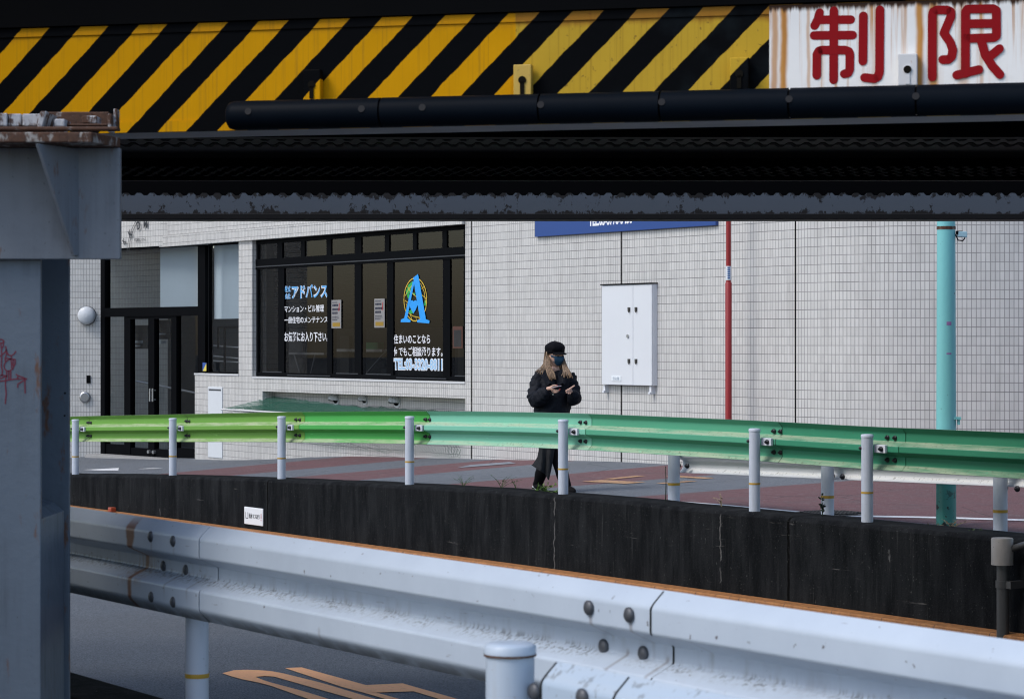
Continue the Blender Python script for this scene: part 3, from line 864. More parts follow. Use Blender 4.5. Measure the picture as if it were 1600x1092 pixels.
# window wall
M_INR0 = m_plain('grey tube', (.20, .21, .22), .4, .3)
RB = WN + 2.6
room = MB()
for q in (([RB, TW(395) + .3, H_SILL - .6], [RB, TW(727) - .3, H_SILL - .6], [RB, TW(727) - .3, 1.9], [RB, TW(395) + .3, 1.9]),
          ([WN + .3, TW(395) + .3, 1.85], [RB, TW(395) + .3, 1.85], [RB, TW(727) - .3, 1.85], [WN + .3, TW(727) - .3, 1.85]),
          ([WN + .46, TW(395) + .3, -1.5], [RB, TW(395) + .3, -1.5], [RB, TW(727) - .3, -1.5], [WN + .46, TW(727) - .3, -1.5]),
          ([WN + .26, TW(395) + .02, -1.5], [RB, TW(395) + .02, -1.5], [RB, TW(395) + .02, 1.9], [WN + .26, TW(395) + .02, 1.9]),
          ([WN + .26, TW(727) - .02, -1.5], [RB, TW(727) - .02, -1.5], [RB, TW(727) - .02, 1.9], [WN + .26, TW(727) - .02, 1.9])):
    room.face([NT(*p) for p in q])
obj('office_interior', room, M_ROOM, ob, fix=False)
wn_ = WN + .07
win = bpy.data.objects.new('window', None); COL.objects.link(win); win.parent = ob
fr_b = MB()
def wbar(px0, px1, h0, h1, n0=wn_, n1=wn_ + .09): fr_b.ntbox(n0, n1, tn(px1, n0), tn(px0, n0), h0, h1)
wbar(395, 727.5, 1.545, 1.611); wbar(395, 727.5, -.533, -.47); wbar(395, 727.5, 1.15, 1.31, wn_ - .01, wn_ + .10)
for a, c in ((395, 403.5), (434.5, 444), (511, 518.5), (554, 564.5), (604.5, 614.5), (692, 703), (724.5, 727.5)): wbar(a, c, -.47, 1.15, wn_ + .003, wn_ + .085)
for a, c in ((395, 403.5), (433, 441), (470, 476), (510, 517), (554, 564.5), (601, 608), (645, 651), (691, 698), (724.5, 727.5)): wbar(a, c, 1.31, 1.545, wn_ + .003, wn_ + .085)
obj('frame', fr_b, M_FRAME, win)
b = MB(); b.ntbox(wn_ - .025, wn_ - .012, TW(727), TW(396), 1.185, 1.20)
for a, c in ((404, 434), (519, 553), (565, 604), (704, 724)): b.ntbox(wn_ - .002, wn_ + .01, TW(c), TW(a), -.468, -.455)
for a, c in ((444, 511), (614, 692)): b.ntbox(wn_ - .02, wn_ - .004, TW(c), TW(a), -.51, -.497)
obj('trim', b, M_FRAME2, win)
panes = MB()
for a, c in ((403, 435), (444, 511), (518, 554), (564, 605), (614, 692), (703, 725)):
    panes.face([NT(wn_ + .012, tn(a, WN + .05), -.47), NT(wn_ + .012, tn(c, WN + .05), -.47), NT(wn_ + .012, tn(c, WN + .05), 1.15), NT(wn_ + .012, tn(a, WN + .05), 1.15)])
for a, c in ((403, 433), (441, 470), (476, 510), (517, 554), (564, 601), (608, 645), (651, 691), (698, 725)):
    panes.face([NT(wn_ + .012, tn(a, WN + .05), 1.31), NT(wn_ + .012, tn(c, WN + .05), 1.31), NT(wn_ + .012, tn(c, WN + .05), 1.545), NT(wn_ + .012, tn(a, WN + .05), 1.545)])
obj('pane', panes, M_GLASS, win, fix=False)
# blinds
b = MB(); hb = 1.53
while hb > .20:
    j = random.uniform(-.003, .003)
    b.box(NT(WN + .24, TW(727), hb + j), N * .022 + UP * -.010, D * (TW(445) - TW(727)), UP * .002); hb -= .030
obj('blind', b, M_SLAT, win)
b = MB(); hb = 1.53
while hb > .20:
    b.box(NT(WN + .34, TW(438), hb), N * .022 + UP * -.010, D * (TW(398) - TW(438)), UP * .002); hb -= .036
obj('blind', b, m_plain('grey blind slats', (.10, .10, .095), .6), win)
# furniture half seen behind the glass: low screen and cupboards
b = MB(); b.ntbox(WN + .55, WN + .6, TW(727), TW(410), -1.5, .215); obj('low_screen', b, m_plain('olive screen', (.026, .028, .027), .7, 0, .4, 1.2), ob)
b = MB(); b.ntbox(WN + .40, WN + .54, TW(470), TW(412), -.19, -.16); b.ntbox(WN + .40, WN + .54, TW(560), TW(488), -.14, -.10)
obj('desk_top', b, m_plain('pale desk top', (.30, .31, .31), .5), ob)
b = MB(); b.tube([NT(WN + .42, TW(422), -.18), NT(WN + .42, TW(432), -.50)], .012, 6); b.tube([NT(WN + .42, TW(455), -.18), NT(WN + .42, TW(448), -.50)], .012, 6); b.tube([NT(WN + .50, TW(588), .20), NT(WN + .45, TW(528), -.50)], .014, 6)
obj('desk_leg', b, M_INR0, ob)
b = MB(); b.ntbox(WN + .46, WN + .5, TW(432), TW(406), -.5, 1.1); obj('curtain', b, m_plain('grey curtain', (.075, .078, .08), .9, 0, .5, 14), ob)
b = MB(); b.ntbox(WN + .42, WN + .52, TW(552), TW(532), -.10, .0); obj('tray', b, m_plain('green tray', (.02, .13, .05), .5), ob)
b = MB(); b.ntbox(WN + .50, WN + .54, TW(500), TW(486), -.5, .10); b.ntbox(WN + .50, WN + .54, TW(690), TW(668), -.5, .02); obj('cupboard', b, m_plain('olive cupboard', (.05, .05, .045), .7), ob)
# lettering on the glass
M_LW = m_plain('white film lettering', (.80, .82, .86), .5, 0, .03)
M_LB = m_plain('sky blue film lettering', (.10, .40, .78), .5, 0, .05)
M_LB2 = m_plain('pale blue film lettering', (.38, .62, .86), .5, 0, .05)
LN = wn_ + .008
def glass_text(body, x0, x1, ylo0, yhi0, mat, bold, lift=0, spacing=1.0):
    """x0..x1, lower/upper pixel at x0"""
    ta, tb = tn(x0, LN), tn(x1, LN); ha, hb = hn(x0, ylo0, LN), hn(x0, yhi0, LN)
    lettering('lettering', body, NT(LN - lift, ta, ha), D * (tb - ta), UP * (hb - ha), mat, win, bold, spacing)
for mt, bo, li in ((M_LW, .060, 0), (M_LB, .012, .004)):
    glass_text('株式', 445.5, 454, 457, 447, mt, bo * .7, li); glass_text('会社', 445.5, 454, 467.5, 458.5, mt, bo * .7, li)
    glass_text('アドバンス', 456, 512, 467, 445.5, mt, bo, li)
glass_text('マンション・ビル管理', 444.5, 506, 488.5, 477.5, M_LW, .014)
glass_text('一般住宅のメンテナンス', 444.5, 512, 505.5, 495, M_LW, .014)
glass_text('お気軽にお入り下さい。', 444.5, 512.5, 534, 518.5, M_LW, .016)
glass_text('住まいのことなら', 615.5, 672, 537, 522.5, M_LW, .016)
glass_text('何でもご相談承ります。', 615.5, 691.5, 556.5, 541.5, M_LW, .014)
glass_text('TEL:03-3320-8811', 615, 692, 578.5, 559, M_LW, .085, 0, 1.04); glass_text('TEL:03-3320-8811', 616, 691, 577, 560.5, M_LB2, .02, .004, 1.04)
# the big letter over a globe
def lg(x, y, k=0.0):
    px, py = 580 + x / 6.07, 420 + y / 6.07; return wpt(px, py, LN) - N * k
def film(mat, polys, k):
    b = MB()
    for p in polys: b.prism([lg(x, y, k) for x, y in p], N * .001)
    return obj('emblem', b, mat, win)
M_GR = m_plain('green film', (.02, .38, .07), .5, 0, .05); M_YE = m_plain('yellow film', (.80, .55, .05), .5, 0, .05); M_BL = m_plain('bright blue film', (.015, .33, .86), .5, 0, .03)
film(M_GR, [[(392, 118), (355, 150), (330, 215), (338, 250), (365, 235), (385, 190), (400, 150)], [(340, 250), (352, 285), (375, 270), (360, 240)], [(356, 400), (372, 430), (398, 420), (386, 385)], [(508, 300), (524, 300), (520, 345), (505, 350)], [(395, 228), (420, 232), (415, 250), (396, 246)]], .002)
b = MB()
def yl(pts, w=6): stroke(b, [lg(x, y, .003) for x, y in pts], w / 6.07 * zn(650, LN) / F, 0, -N)
yl([(420 + 108 * math.cos(a * math.pi / 18), 292 + 203 * math.sin(a * math.pi / 18)) for a in range(37)], 9)
for p in ([(345, 165), (372, 215), (440, 275)], [(325, 255), (360, 190), (398, 150)], [(470, 140), (505, 220), (518, 320)], [(480, 190), (508, 168)], [(485, 250), (525, 285)], [(345, 410), (400, 450), (470, 465)], [(372, 430), (390, 485)], [(425, 455), (432, 494)], [(335, 330), (345, 420)], [(320, 300), (350, 320)], [(500, 400), (470, 470)]): yl(p, 6)
obj('emblem', b, M_YE, win, fix=False)
film(M_BL, [[(402, 85), (447, 50), (458, 105), (522, 478), (556, 492), (553, 518), (438, 508), (440, 487), (467, 478), (424, 230), (410, 140)], [(400, 110), (411, 140), (345, 468), (377, 488), (375, 507), (283, 506), (286, 480), (316, 468)], [(403, 425), (372, 365), (368, 330), (378, 301), (394, 298), (405, 310), (420, 298), (437, 305), (444, 340), (425, 390)]], .006)

def notice(px0, px1, y0, y1, label, cols):
    k = thing('notice', wpt(px0, y1, LN - .01), label, 'notice')
    t0_, t1_ = tn(px0, LN), tn(px1, LN); h0_, h1_ = hn(px0, y1, LN), hn(px0, y0, LN)
    b = MB(); b.ntbox(LN - .012, LN - .008, t1_, t0_, h0_, h1_); obj('sheet', b, cols[0], k)
    return k, t0_, t1_, h0_, h1_
M_PAPER = m_plain('white paper', (.26, .255, .25), .7, 0, .05); M_DK = m_plain('dark print', (.02, .025, .05), .6); M_YB = m_plain('yellow print', (.36, .22, .015), .6, 0, .3)
for px0, px1, y0, y1, lab in ((519, 534, 469, 513, 'white paper notice with yellow foot taped on glass right of the blue lettering'), (586, 602, 467, 512, 'white paper notice with yellow foot taped on glass left of the globe emblem')):
    k, a, c, h0, h1 = notice(px0, px1, y0, y1, lab, [M_PAPER]); w_ = c - a; hh = h1 - h0
    b = MB(); b.ntbox(LN - .014, LN - .0125, a + w_ * .9, a + w_ * .12, h0 + hh * .06, h0 + hh * .2); obj('yellow_block', b, M_YB, k)
    b = MB(); rnd = random.Random(3)
    for row, (y, s_) in enumerate(((.90, .03), (.78, .07), (.63, .08), (.50, .08), (.40, .025), (.34, .025), (.28, .025))):
        x = .1
        while x < .62 + .1 * (row % 3):
            wd = rnd.uniform(.05, .11); b.ntbox(LN - .014, LN - .0125, a + w_ * (x + wd), a + w_ * x, h0 + hh * y, h0 + hh * (y + s_)); x += wd + .03
    obj('print', b, M_DK, k)
    b = MB(); stroke(b, [NT(LN - .0145, a + w_ * .84, h0 + hh * .86), NT(LN - .0145, a + w_ * .78, h0 + hh * .62)], .02, 0, -N); obj('print', b, M_REDL, k, fix=False)
k, a, c, h0, h1 = notice(708.5, 724, 510, 544, 'dim red framed poster in the narrow window pane beside the tiled wall', [m_plain('red poster edge', (.085, .03, .018), .7)])
b = MB(); b.ntbox(LN - .014, LN - .0125, c + (a - c) * .12, a - (a - c) * .12, h0 + .02, h1 - .05); obj('print', b, m_plain('grey poster print', (.05, .05, .05), .7, 0, .5, 9), k)

# meter box, entrance side light, sticker
b = MB(); b.ntbox(WN - .015, WN + .05, tn(348, WN), tn(326, WN), hn(326, 714, WN), hn(326, 604, WN))
o = obj('hatch', b, m_plain('white hatch enamel', (.66, .70, .73), .4, 0, .08), ob, bevel=.006)
b = MB(); b.ntbox(WN - .017, WN - .0155, tn(346.5, WN), tn(327.5, WN), hn(326, 610, WN), hn(326, 607.5, WN)); obj('rim', b, M_FRAME2, o)
lt = bpy.data.objects.new('window', None); COL.objects.link(lt); lt.parent = ob
b = MB()
for a, c, h0, h1 in ((320, 321, -.505, H_TOP), (372, 374, -.505, H_TOP), (320, 374, -.505, -.48), (320, 374, 1.58, H_TOP)): b.ntbox(WN + .06, WN + .14, TW(c), TW(a), h0, h1)
obj('frame', b, M_FRAME, lt)
b = MB(); b.face([NT(WN + .09, TW(320), -.49), NT(WN + .09, TW(373), -.49), NT(WN + .09, TW(373), 1.6), NT(WN + .09, TW(320), 1.6)]); obj('pane', b, M_GLASS2, lt, fix=False)

# entrance set back at an angle
E1 = NT(WN + .12, tn(312, WN + .12), 0)
E0 = P(157, 535, 42.35); E0.z = 0
eu = (E1 - E0); EL = eu.length; eu.normalize(); en = Vector((-eu.y, eu.x, 0)); en = en if en.y > 0 else -en
def EP(px, h, dn=0.0):
    d = Vector(((px - CX) / F, 1, 0)); n0 = E0.dot(en) + dn
    return d * (n0 / d.dot(en)) + UP * h
def eh(px, py): return (HY - py) * EP(px, 0).y / F
def ebox(b, px0, px1, h0, h1, d0, d1):
    p, q = EP(px0, h0, d0), EP(px1, h0, d0)
    b.box(p, q - p, en * (d1 - d0), UP * (h1 - h0))
FL = -1.95
ent = bpy.data.objects.new('entrance', None); COL.objects.link(ent); ent.parent = ob
b = MB()
ebox(b, 157, 163.5, FL, 1.66, 0, .12); ebox(b, 309, 320.5, FL, 1.66, -.02, .12); ebox(b, 163.5, 309, .445, .598, -.01, .13); ebox(b, 163.5, 309, 1.60, 1.66, 0, .12)
for a, c in ((194, 203.5), (231.5, 241), (267.5, 275.5)): ebox(b, a, c, FL, .40, .01, .11)
ebox(b, 194, 275.5, .40, .444, .01, .11); ebox(b, 163.5, 194, FL, FL + .18, .02, .1); ebox(b, 275.5, 309, FL, FL + .18, .02, .1); ebox(b, 203.5, 231.5, FL, FL + .14, .02, .1); ebox(b, 241, 267.5, FL, FL + .14, .02, .1)
obj('frame', b, M_FRAME, ent)
b = MB(); 
for a, c, h0, h1 in ((163, 195, FL, .45), (203, 232, FL, .41), (240, 268, FL, .41), (275, 310, FL, .45), (163, 310, .59, 1.61)):
    b.face([EP(a, h0, .06), EP(c, h0, .06), EP(c, h1, .06), EP(a, h1, .06)])
obj('pane', b, M_GLASS2, ent, fix=False)
M_CHROME = m_plain('brushed steel', (.45, .46, .47), .3, .8, .1)
for px in (234.2, 238.6):
    b = MB(); p = EP(px, eh(px, 627), -.05); b.tube([p, p + UP * .22], .016, 10); b.tube([p + UP * .03, p + UP * .03 + en * .06], .01, 8); b.tube([p + UP * .19, p + UP * .19 + en * .06], .01, 8); obj('handle', b, M_CHROME, ent)
for px in (231, 238.5):
    b = MB(); p = EP(px, FL + .09, -.03); b.tube([p, p + en * .05], .03, 12); obj('handle', b, M_CHROME, ent)
# lobby behind the glass; tile wall and pale panel stand in for reflections
M_LT = m_tile('dimmed reflection tiles', (.22, .25, .25))  # same tiles darkened, shade put into the tint
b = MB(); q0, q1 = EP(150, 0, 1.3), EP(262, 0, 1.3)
b.face([q0 + UP * FL, q1 + UP * FL, q1 + UP * 1.66, q0 + UP * 1.66]); obj('reflection_wall', b, M_LT, ob, fix=False, uvpos=lambda co: (co.dot(eu), co.z))
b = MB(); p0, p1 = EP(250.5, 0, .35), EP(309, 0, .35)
b.box(p0 + UP * .50, p1 - p0, en * .05, UP * 1.15); b.ntbox(WN + .30, WN + .35, TW(378), TW(309), .388, 1.66); obj('reflection_panel', b, M_REFLECT, ob)
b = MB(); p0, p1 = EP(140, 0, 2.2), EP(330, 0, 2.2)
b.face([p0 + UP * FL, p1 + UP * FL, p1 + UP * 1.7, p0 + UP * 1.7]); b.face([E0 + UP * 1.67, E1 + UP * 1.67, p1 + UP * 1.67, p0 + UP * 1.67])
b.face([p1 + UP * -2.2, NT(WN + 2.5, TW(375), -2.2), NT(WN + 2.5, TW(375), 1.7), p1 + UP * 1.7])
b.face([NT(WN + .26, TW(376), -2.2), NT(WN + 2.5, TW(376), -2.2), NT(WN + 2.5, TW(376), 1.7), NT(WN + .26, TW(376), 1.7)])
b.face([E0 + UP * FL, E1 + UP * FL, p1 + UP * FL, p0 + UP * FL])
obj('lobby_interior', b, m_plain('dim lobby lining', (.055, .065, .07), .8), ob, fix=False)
b = MB(); b.box(E0 - en * .32 + UP * (FL - .3), E1 - E0 - eu * .25, en * .42, UP * .305); obj('step', b, m_plain('pale concrete step', (.34, .34, .335), .8, 0, .25, 9, .2), ob, bevel=.01)
# stair rail and board inside the lobby
M_INR = m_plain('grey inner handrail', (.30, .33, .35), .4, .3)
b = MB()
for pts_ in ([(321, 539), (373, 543)], [(321, 555), (373, 560)], [(321, 563), (373, 566)]): b.tube([wpt(x, y, WN + .6) for x, y in pts_], .012, 8)
b.tube([EP(210, eh(210, 597), .8), EP(308, eh(308, 617), .8)], .018, 8)
obj('handrail', b, M_INR, ob)
b = MB(); b.tube([wpt(351, 510, WN + .5), wpt(351, 580, WN + .5)], .02, 6); b.tube([wpt(341, 511, WN + .5), wpt(373, 511, WN + .5)], .02, 6); b.tube([wpt(341, 511, WN + .5), wpt(341, 545, WN + .5)], .02, 6); obj('inner_frame', b, M_FRAME, ob)
b = MB(); ebox(b, 203, 231, eh(203, 545), eh(203, 508), .25, .28); ebox(b, 242, 266, eh(242, 530), eh(242, 500), .25, .28); obj('directory_board', b, m_plain('dark board', (.02, .024, .028), .6), ob)
b = MB(); ebox(b, 205, 223, eh(205, 536), eh(205, 532), .243, .249); ebox(b, 209, 219, eh(205, 542), eh(205, 539), .243, .249); ebox(b, 244, 258, eh(244, 523), eh(244, 520.5), .243, .249); ebox(b, 243, 259, eh(244, 537), eh(244, 532), .243, .249); obj('board_print', b, m_plain('grey blue print', (.20, .25, .29), .6), ob)
b = MB(); b.face([wpt(316.5, 566, WN - .03), wpt(322.5, 567, WN - .03), wpt(322.5, 580, WN - .03), wpt(316.5, 579.5, WN - .03)][::-1]); stick = obj('sticker', b, m_plain('blue sticker', (.03, .10, .40), .4), ob, fix=False)
b = MB(); b.face([wpt(316.7, 579.4, WN - .032), wpt(322.3, 579.8, WN - .032), wpt(322.3, 567.5, WN - .032)]); obj('print', b, m_plain('yellow sticker', (.80, .65, .10), .4), stick, fix=False)

# wing beyond the entrance, with its lamp
zW = 42.35
def wing(px0, px1, h0, h1, d0, d1, b):
    b.box(Vector(((px0 - CX) * zW / F, zW + d0, h0)), Vector(((px1 - px0) * zW / F, 0, 0)), Vector((0, d1 - d0, 0)), UP * (h1 - h0))
b = MB(); wing(-400, 157, -2.6, 6, 0, .4, b); obj('wall', b, M_TILE, ob, uvpos=lambda co: (co.x + co.y, co.z + .02))
b = MB(); p, q = EP(150, 1.63, -.02), EP(300, 1.63, -.02); b.box(p, q - p, en * .3, UP * 1.6); fa = obj('fascia', b, M_TILE, ob, uvpos=lambda co: (co.dot(eu), co.z))
M_SGN = m_plain('dark bronze letters', (.05, .055, .065), .4, .4)
arc = MB()
for rr in (1.05, 1.0):
    stroke(arc, [EP(252, 1.55, -.045) + eu * (-rr * math.cos(a)) + UP * (rr * .75 * math.sin(a)) for a in [R(x) for x in range(0, 91, 6)]], .012, 0, -en)
obj('sign_arc', arc, M_SGN, fa, fix=False)
for ch, px, py, sz, rot in (('K', 196, 381, .11, 40), ('K', 205, 370, .13, 30), ('D', 217, 359, .14, 12), ('M', 227, 357, .14, 0)):
    c = EP(px, eh(px, py), -.05); up_ = (UP * math.cos(R(rot)) - eu * math.sin(R(rot))); al = (eu * math.cos(R(rot)) + UP * math.sin(R(rot)))
    lettering('lettering', ch, c - al * sz * .4, al * sz * .8, up_ * sz, M_SGN, fa, .03)
lettering('lettering', '東京住宅メンテナンス', EP(210, eh(210, 378), -.05), eu * .36, UP * .06, M_SGN, fa, .02)
wl = thing('wall_lamp', P(136, 507, zW - .1), 'round white lamp on the tiled wall left of the entrance', 'lamp')
c = P(136, 493, zW); b = MB(); b.tube([c, c + Vector((0, -.05, 0)), c + Vector((0, -.10, 0)), c + Vector((0, -.135, 0)), c + Vector((0, -.15, 0))], [.155, .158, .15, .11, .03], 32); obj('shade', b, m_plain('opal lamp glass', (.60, .63, .66), .35, 0, .04), wl)
b = MB(); b.tube([c + Vector((0, -.001, 0)), c + Vector((0, -.03, 0))], .165, 32); obj('base', b, M_FRAME2, wl)
vt = thing('vent_cover', P(133, 629, zW), 'small round grey vent cover low on the tiled wall left of the entrance', 'vent')
c = P(133, 620.5, zW); b = MB(); b.tube([c, c + Vector((0, -.04, 0)), c + Vector((0, -.045, 0))], [.1, .095, .07], 24); obj('rim', b, M_CHROME, vt)
b = MB()
for k in range(-4, 5): w_ = math.sqrt(max(.0, .068 ** 2 - (k * .015) ** 2)); b.cbox(c + Vector((0, -.05, k * .015)), Vector((2 * w_, 0, 0)), Vector((0, .01, 0)), UP * .009)
obj('louvre', b, m_plain('grey louvre', (.25, .26, .27), .5), vt)
b = MB(); wing(135.2, 141.5, (535 - 598.5) * zW / F, (535 - 586.5) * zW / F, -.02, .01, b); obj('intercom', b, M_FRAME, ob, bevel=.005)

# net recess: hoods, net and its rack
M_HOOD = m_plain('white hood enamel', (.66, .68, .70), .4, 0, .1)
hood_l = ['white vent hood under the window above the green net, leftmost of three', 'small white vent hood between two larger hoods in the netted recess', 'large white vent hood nearest to the tiled wall in the netted recess']
for (px, py, r), lab in zip(((526, 623.5, .078), (571, 624.5, .062), (621, 627, .082)), hood_l):
    n_ = WN + .22; c = NT(n_, tn(px, n_), hn(px, py, n_))
    hd = thing('vent_hood', c - UP * r, lab, 'vent hood', 'vent hoods in the netted recess')
    b = MB(); b.tube([c + N * .002, c - N * .012], r * 1.15, 24); obj('flange', b, M_HOOD, hd)
    b = MB(); ax = (-N * .6 + D * .55 + UP * -.35).normalized()
    side = ax.cross(UP).normalized(); upv = side.cross(ax)
    rings = []
    for i in range(9):
        a = R(90) * i / 8
        rings.append([c - N * .02 + (-N) * (r * 1.25 * math.sin(a)) + (D * math.cos(q) + UP * math.sin(q)) * (r * math.cos(a) + .0005) + D * (.04 * math.sin(a)) for q in [R(x) for x in range(-25, 206, 11)]])
    for A, B in zip(rings, rings[1:]):
        for k in range(len(A) - 1): b.face([A[k], A[k + 1], B[k + 1], B[k]], None, True)
    o = obj('cowl', b, M_HOOD, hd); md = o.modifiers.new('s', 'SOLIDIFY'); md.thickness = .004
    b = MB(); b.tube([c - N * .014, c - N * .03], r * .8, 20); obj('opening', b, M_FRAME, hd)
M_NET = m_net('green netting')
nt = thing('safety_net', NT(WN - .3, TW(560), -1.6), 'green safety net draped from the wall recess over the rack behind the guardrail', 'net')
M_NET2 = m_net('thin green netting', .10, .10)
def netsheet(rows, name, nu=60, amp=.03, mat=None):
    b = MB(); g = []
    for k, (pa, pb) in enumerate(rows):
        g.append([b.vert(pa.lerp(pb, i / nu) + UP * amp * noise.noise(Vector((i * .35, k * 1.7, 2))) - N * amp * noise.noise(Vector((i * .3, k * 1.1, 9)))) for i in range(nu + 1)])
    for j, (A, B) in enumerate(zip(g, g[1:])):
        for i in range(nu): b.facei((A[i], A[i + 1], B[i + 1], B[i]), [(i * .11, j * .11), (i * .11 + .11, j * .11), (i * .11 + .11, j * .11 + .11), (i * .11, j * .11 + .11)], True)
    return obj(name, b, mat or M_NET, nt, fix=False)
W = lambda px, h, n: NT(n, tn(px, WN), h)
netsheet([(W(419, -.93, WN + .20), W(727, -.955, WN + .20)), (W(412, -.965, WN + .10), W(727, -.985, WN + .1)), (W(404, -1.0, WN - .05), W(727, -1.02, WN)), (W(385, -1.04, WN - .38), W(727, -1.06, WN - .3))], 'net_sheet')
netsheet([(W(414, -.84, WN + .16), W(560, -.945, WN - .03)), (W(400, -.95, WN - .12), W(600, -1.0, WN - .2)), (W(385, -1.045, WN - .39), W(650, -1.06, WN - .31))], 'net_sheet', 60, .02)
netsheet([(W(385, -1.05, WN - .40), W(727, -1.07, WN - .32)), (W(410, -1.3, WN - .18), W(727, -1.3, WN - .16)), (W(450, -1.46, WN - .06), W(727, -1.47, WN - .06)), (W(520, -1.58, WN - .03), W(722, -1.58, WN - .03))], 'net_sheet', 60, .03, M_NET2)
rk = thing('net_rack', NT(WN - .2, TW(420), -1.1), 'white ladder like rack under the green net beside the tiled wall', 'rack')
b = MB()
for n_ in (WN - .42, WN - .16): b.tube([W(383 if n_ < WN - .3 else 395, -1.055 if n_ < WN - .3 else -1.08, n_), W(720, -1.07 if n_ < WN - .3 else -1.09, n_)], .013, 8)
for i in range(44):
    px = 386 + i * 7.6; b.tube([W(px, -1.062, WN - .42), W(px + 6, -1.10, WN - .03)], .009, 6)
obj('rung_frame', b, m_plain('white rack enamel', (.70, .70, .70), .5), rk)

# wall cabinet
cb = thing('wall_cabinet', wpt(982, 602, WN), 'tall white steel meter cabinet with two doors mounted on the tiled wall', 'cabinet')
M_CAB = m_paint('white cabinet enamel', (.70, .73, .76), (.35, .35, .35), .12, .35, bump=.02)
cd = .085; tC0, tC1, tCm = tn(940, WN - cd), tn(1018.5, WN - cd), tn(989, WN - cd)
hC1, hC0 = hn(940, 446, WN - cd), hn(940, 601, WN - cd)
b = MB(); b.ntbox(WN - cd + .02, WN, tC1, tC0, hC0, hC1); obj('case', b, M_CAB, cb, bevel=.004)
for a, c in ((tCm + .003, tC0 - .003), (tC1 + .003, tCm - .003)):
    b = MB(); b.ntbox(WN - cd, WN - cd + .022, a, c, hC0 + .004, hC1 - .004); dr = obj('door', b, M_CAB, cb, bevel=.003)
    for py in (484, 564.5):
        hx = hn(985, py, WN - cd); tx = (tCm + .055) if a > tCm else (tCm - .09)
        b = MB(); b.ntbox(WN - cd - .012, WN - cd, tx, tx + .042, hx - .02, hx + .03); b.ntbox(WN - cd - .022, WN - cd - .012, tx + .006, tx + .018, hx - .035, hx + .02); obj('handle', b, m_plain('dark latch', (.09, .085, .08), .35, .6), dr)
b = MB(); c = wpt(981.5, 525, WN - cd); b.tube([c, c - N * .015], .022, 12); obj('lock', b, M_CHROME, cb)
t0_, t1_ = tn(956, WN - cd), tn(970.5, WN - cd); h0_, h1_ = hn(956, 595, WN - cd), hn(956, 587, WN - cd)
b = MB(); b.ntbox(WN - cd - .006, WN - cd - .001, t1_, t0_, h0_, h1_); pt_ = obj('name_plate', b, m_plain('pale plate', (.80, .85, .88), .4, 0, .03), cb)
lettering('lettering', '引込盤', NT(WN - cd - .008, t0_ - .03, h0_ + .012), -D * (t0_ - t1_ - .06), UP * (h1_ - h0_ - .024), m_plain('grey print', (.35, .42, .5), .6), pt_, .01)
for px in (945, 1017):
    b = MB(); t_ = tn(px, WN - .05); b.ntbox(WN - .06, WN, t_ - .02, t_ + .02, hC0 - .10, hC0 - .003); b.ntbox(WN - .08, WN - .06, t_ - .02, t_ + .02, hC0 - .1, hC0 - .075); obj('mounting_bracket', b, M_CAB, cb)
b = MB(); b.ntbox(WN - cd - .015, WN, tC1 - .01, tC0 + .01, hC1 + .001, hC1 + .014); obj('rain_lip', b, M_FRAME, cb)

# blue sign board
sb = thing('sign_board', wpt(977, 362, WN), 'wide blue sign board with white phone number high on the tiled wall', 'sign')
M_BLUE = m_plain('royal blue sign face', (.008, .055, .25), .35, 0, .12, 2)
ts0, ts1 = tn(836, WN - .04), tn(1118.5, WN - .04); hs = hn(836, 370.5, WN - .04)
b = MB(); b.ntbox(WN - .045, WN, ts1, ts0, hs, hs + .95); obj('panel', b, M_BLUE, sb, bevel=.004)
hs2 = hn(920, 354.2, WN - .05)
lettering('lettering', 'TEL:03-5778-3450', NT(WN - .047, tn(920, WN - .047), hs2), -D * (tn(920, WN - .047) - tn(988, WN - .047)), UP * .135, M_LW, sb, .045)
lettering('lettering', 'SHIZANAMI,', NT(WN - .047, tn(1004, WN - .047), hs2 + .035), -D * (tn(1004, WN - .047) - tn(1049, WN - .047)), UP * .12, M_LW, sb, .045)

# ================================================================== poles
rp = thing('pole', NT(17.35, tn(1138, 17.35), -1.47), 'slim red pole with a white collar standing before the tiled wall', 'pole')
M_REDP = m_paint('red pole enamel', (.29, .012, .014), (.10, .02, .02), .4, .4)
rpt = lambda h: NT(17.35, tn(1138.3, 17.35), h)
hj = hn(1138, 441, 17.35)
b = MB(); b.tube([rpt(-1.5), rpt(hj - .012), rpt(hj)], [.038, .038, .031], 20); obj('lower_tube', b, M_REDP, rp)
b = MB(); b.tube([rpt(hj - .01), rpt(3.4)], .029, 20); obj('upper_tube', b, M_REDP, rp)
b = MB(); b.tube([rpt(hn(1138, 438, 17.35)), rpt(hn(1138, 416, 17.35))], .033, 20); co_ = obj('collar', b, m_plain('white collar plastic', (.70, .74, .78), .4), rp)
b = MB()
for k in range(6): 
    h_ = hn(1138, 418.5 + k * 3.2, 17.35); b.cbox(rpt(h_) - Vector((0, .034, 0)), Vector((.030, 0, 0)), Vector((0, .004, 0)), UP * .014)
obj('print', b, m_plain('blue print', (.05, .14, .35), .6), co_)
tp = thing('pole', NT(14.34, 15.02, street_h(14.34, 15.02)), 'thick turquoise steel pole at the kerb in front of the curved wall', 'pole')
NB_ = NB('turquoise pole paint'); v = NB_.geo(); z_ = NB_.sep(v)[2]
pl_ = NB_.noise(v, 16, 5, .65); lowm = NB_.ramp(z_, -1.02, -1.16)
c_ = NB_.mix(NB_.M('MULTIPLY', NB_.noise(v, 2, 4), .3), (.20, .56, .56), (.145, .43, .44))
c_ = NB_.mix(lowm, c_, (.045, .25, .22))
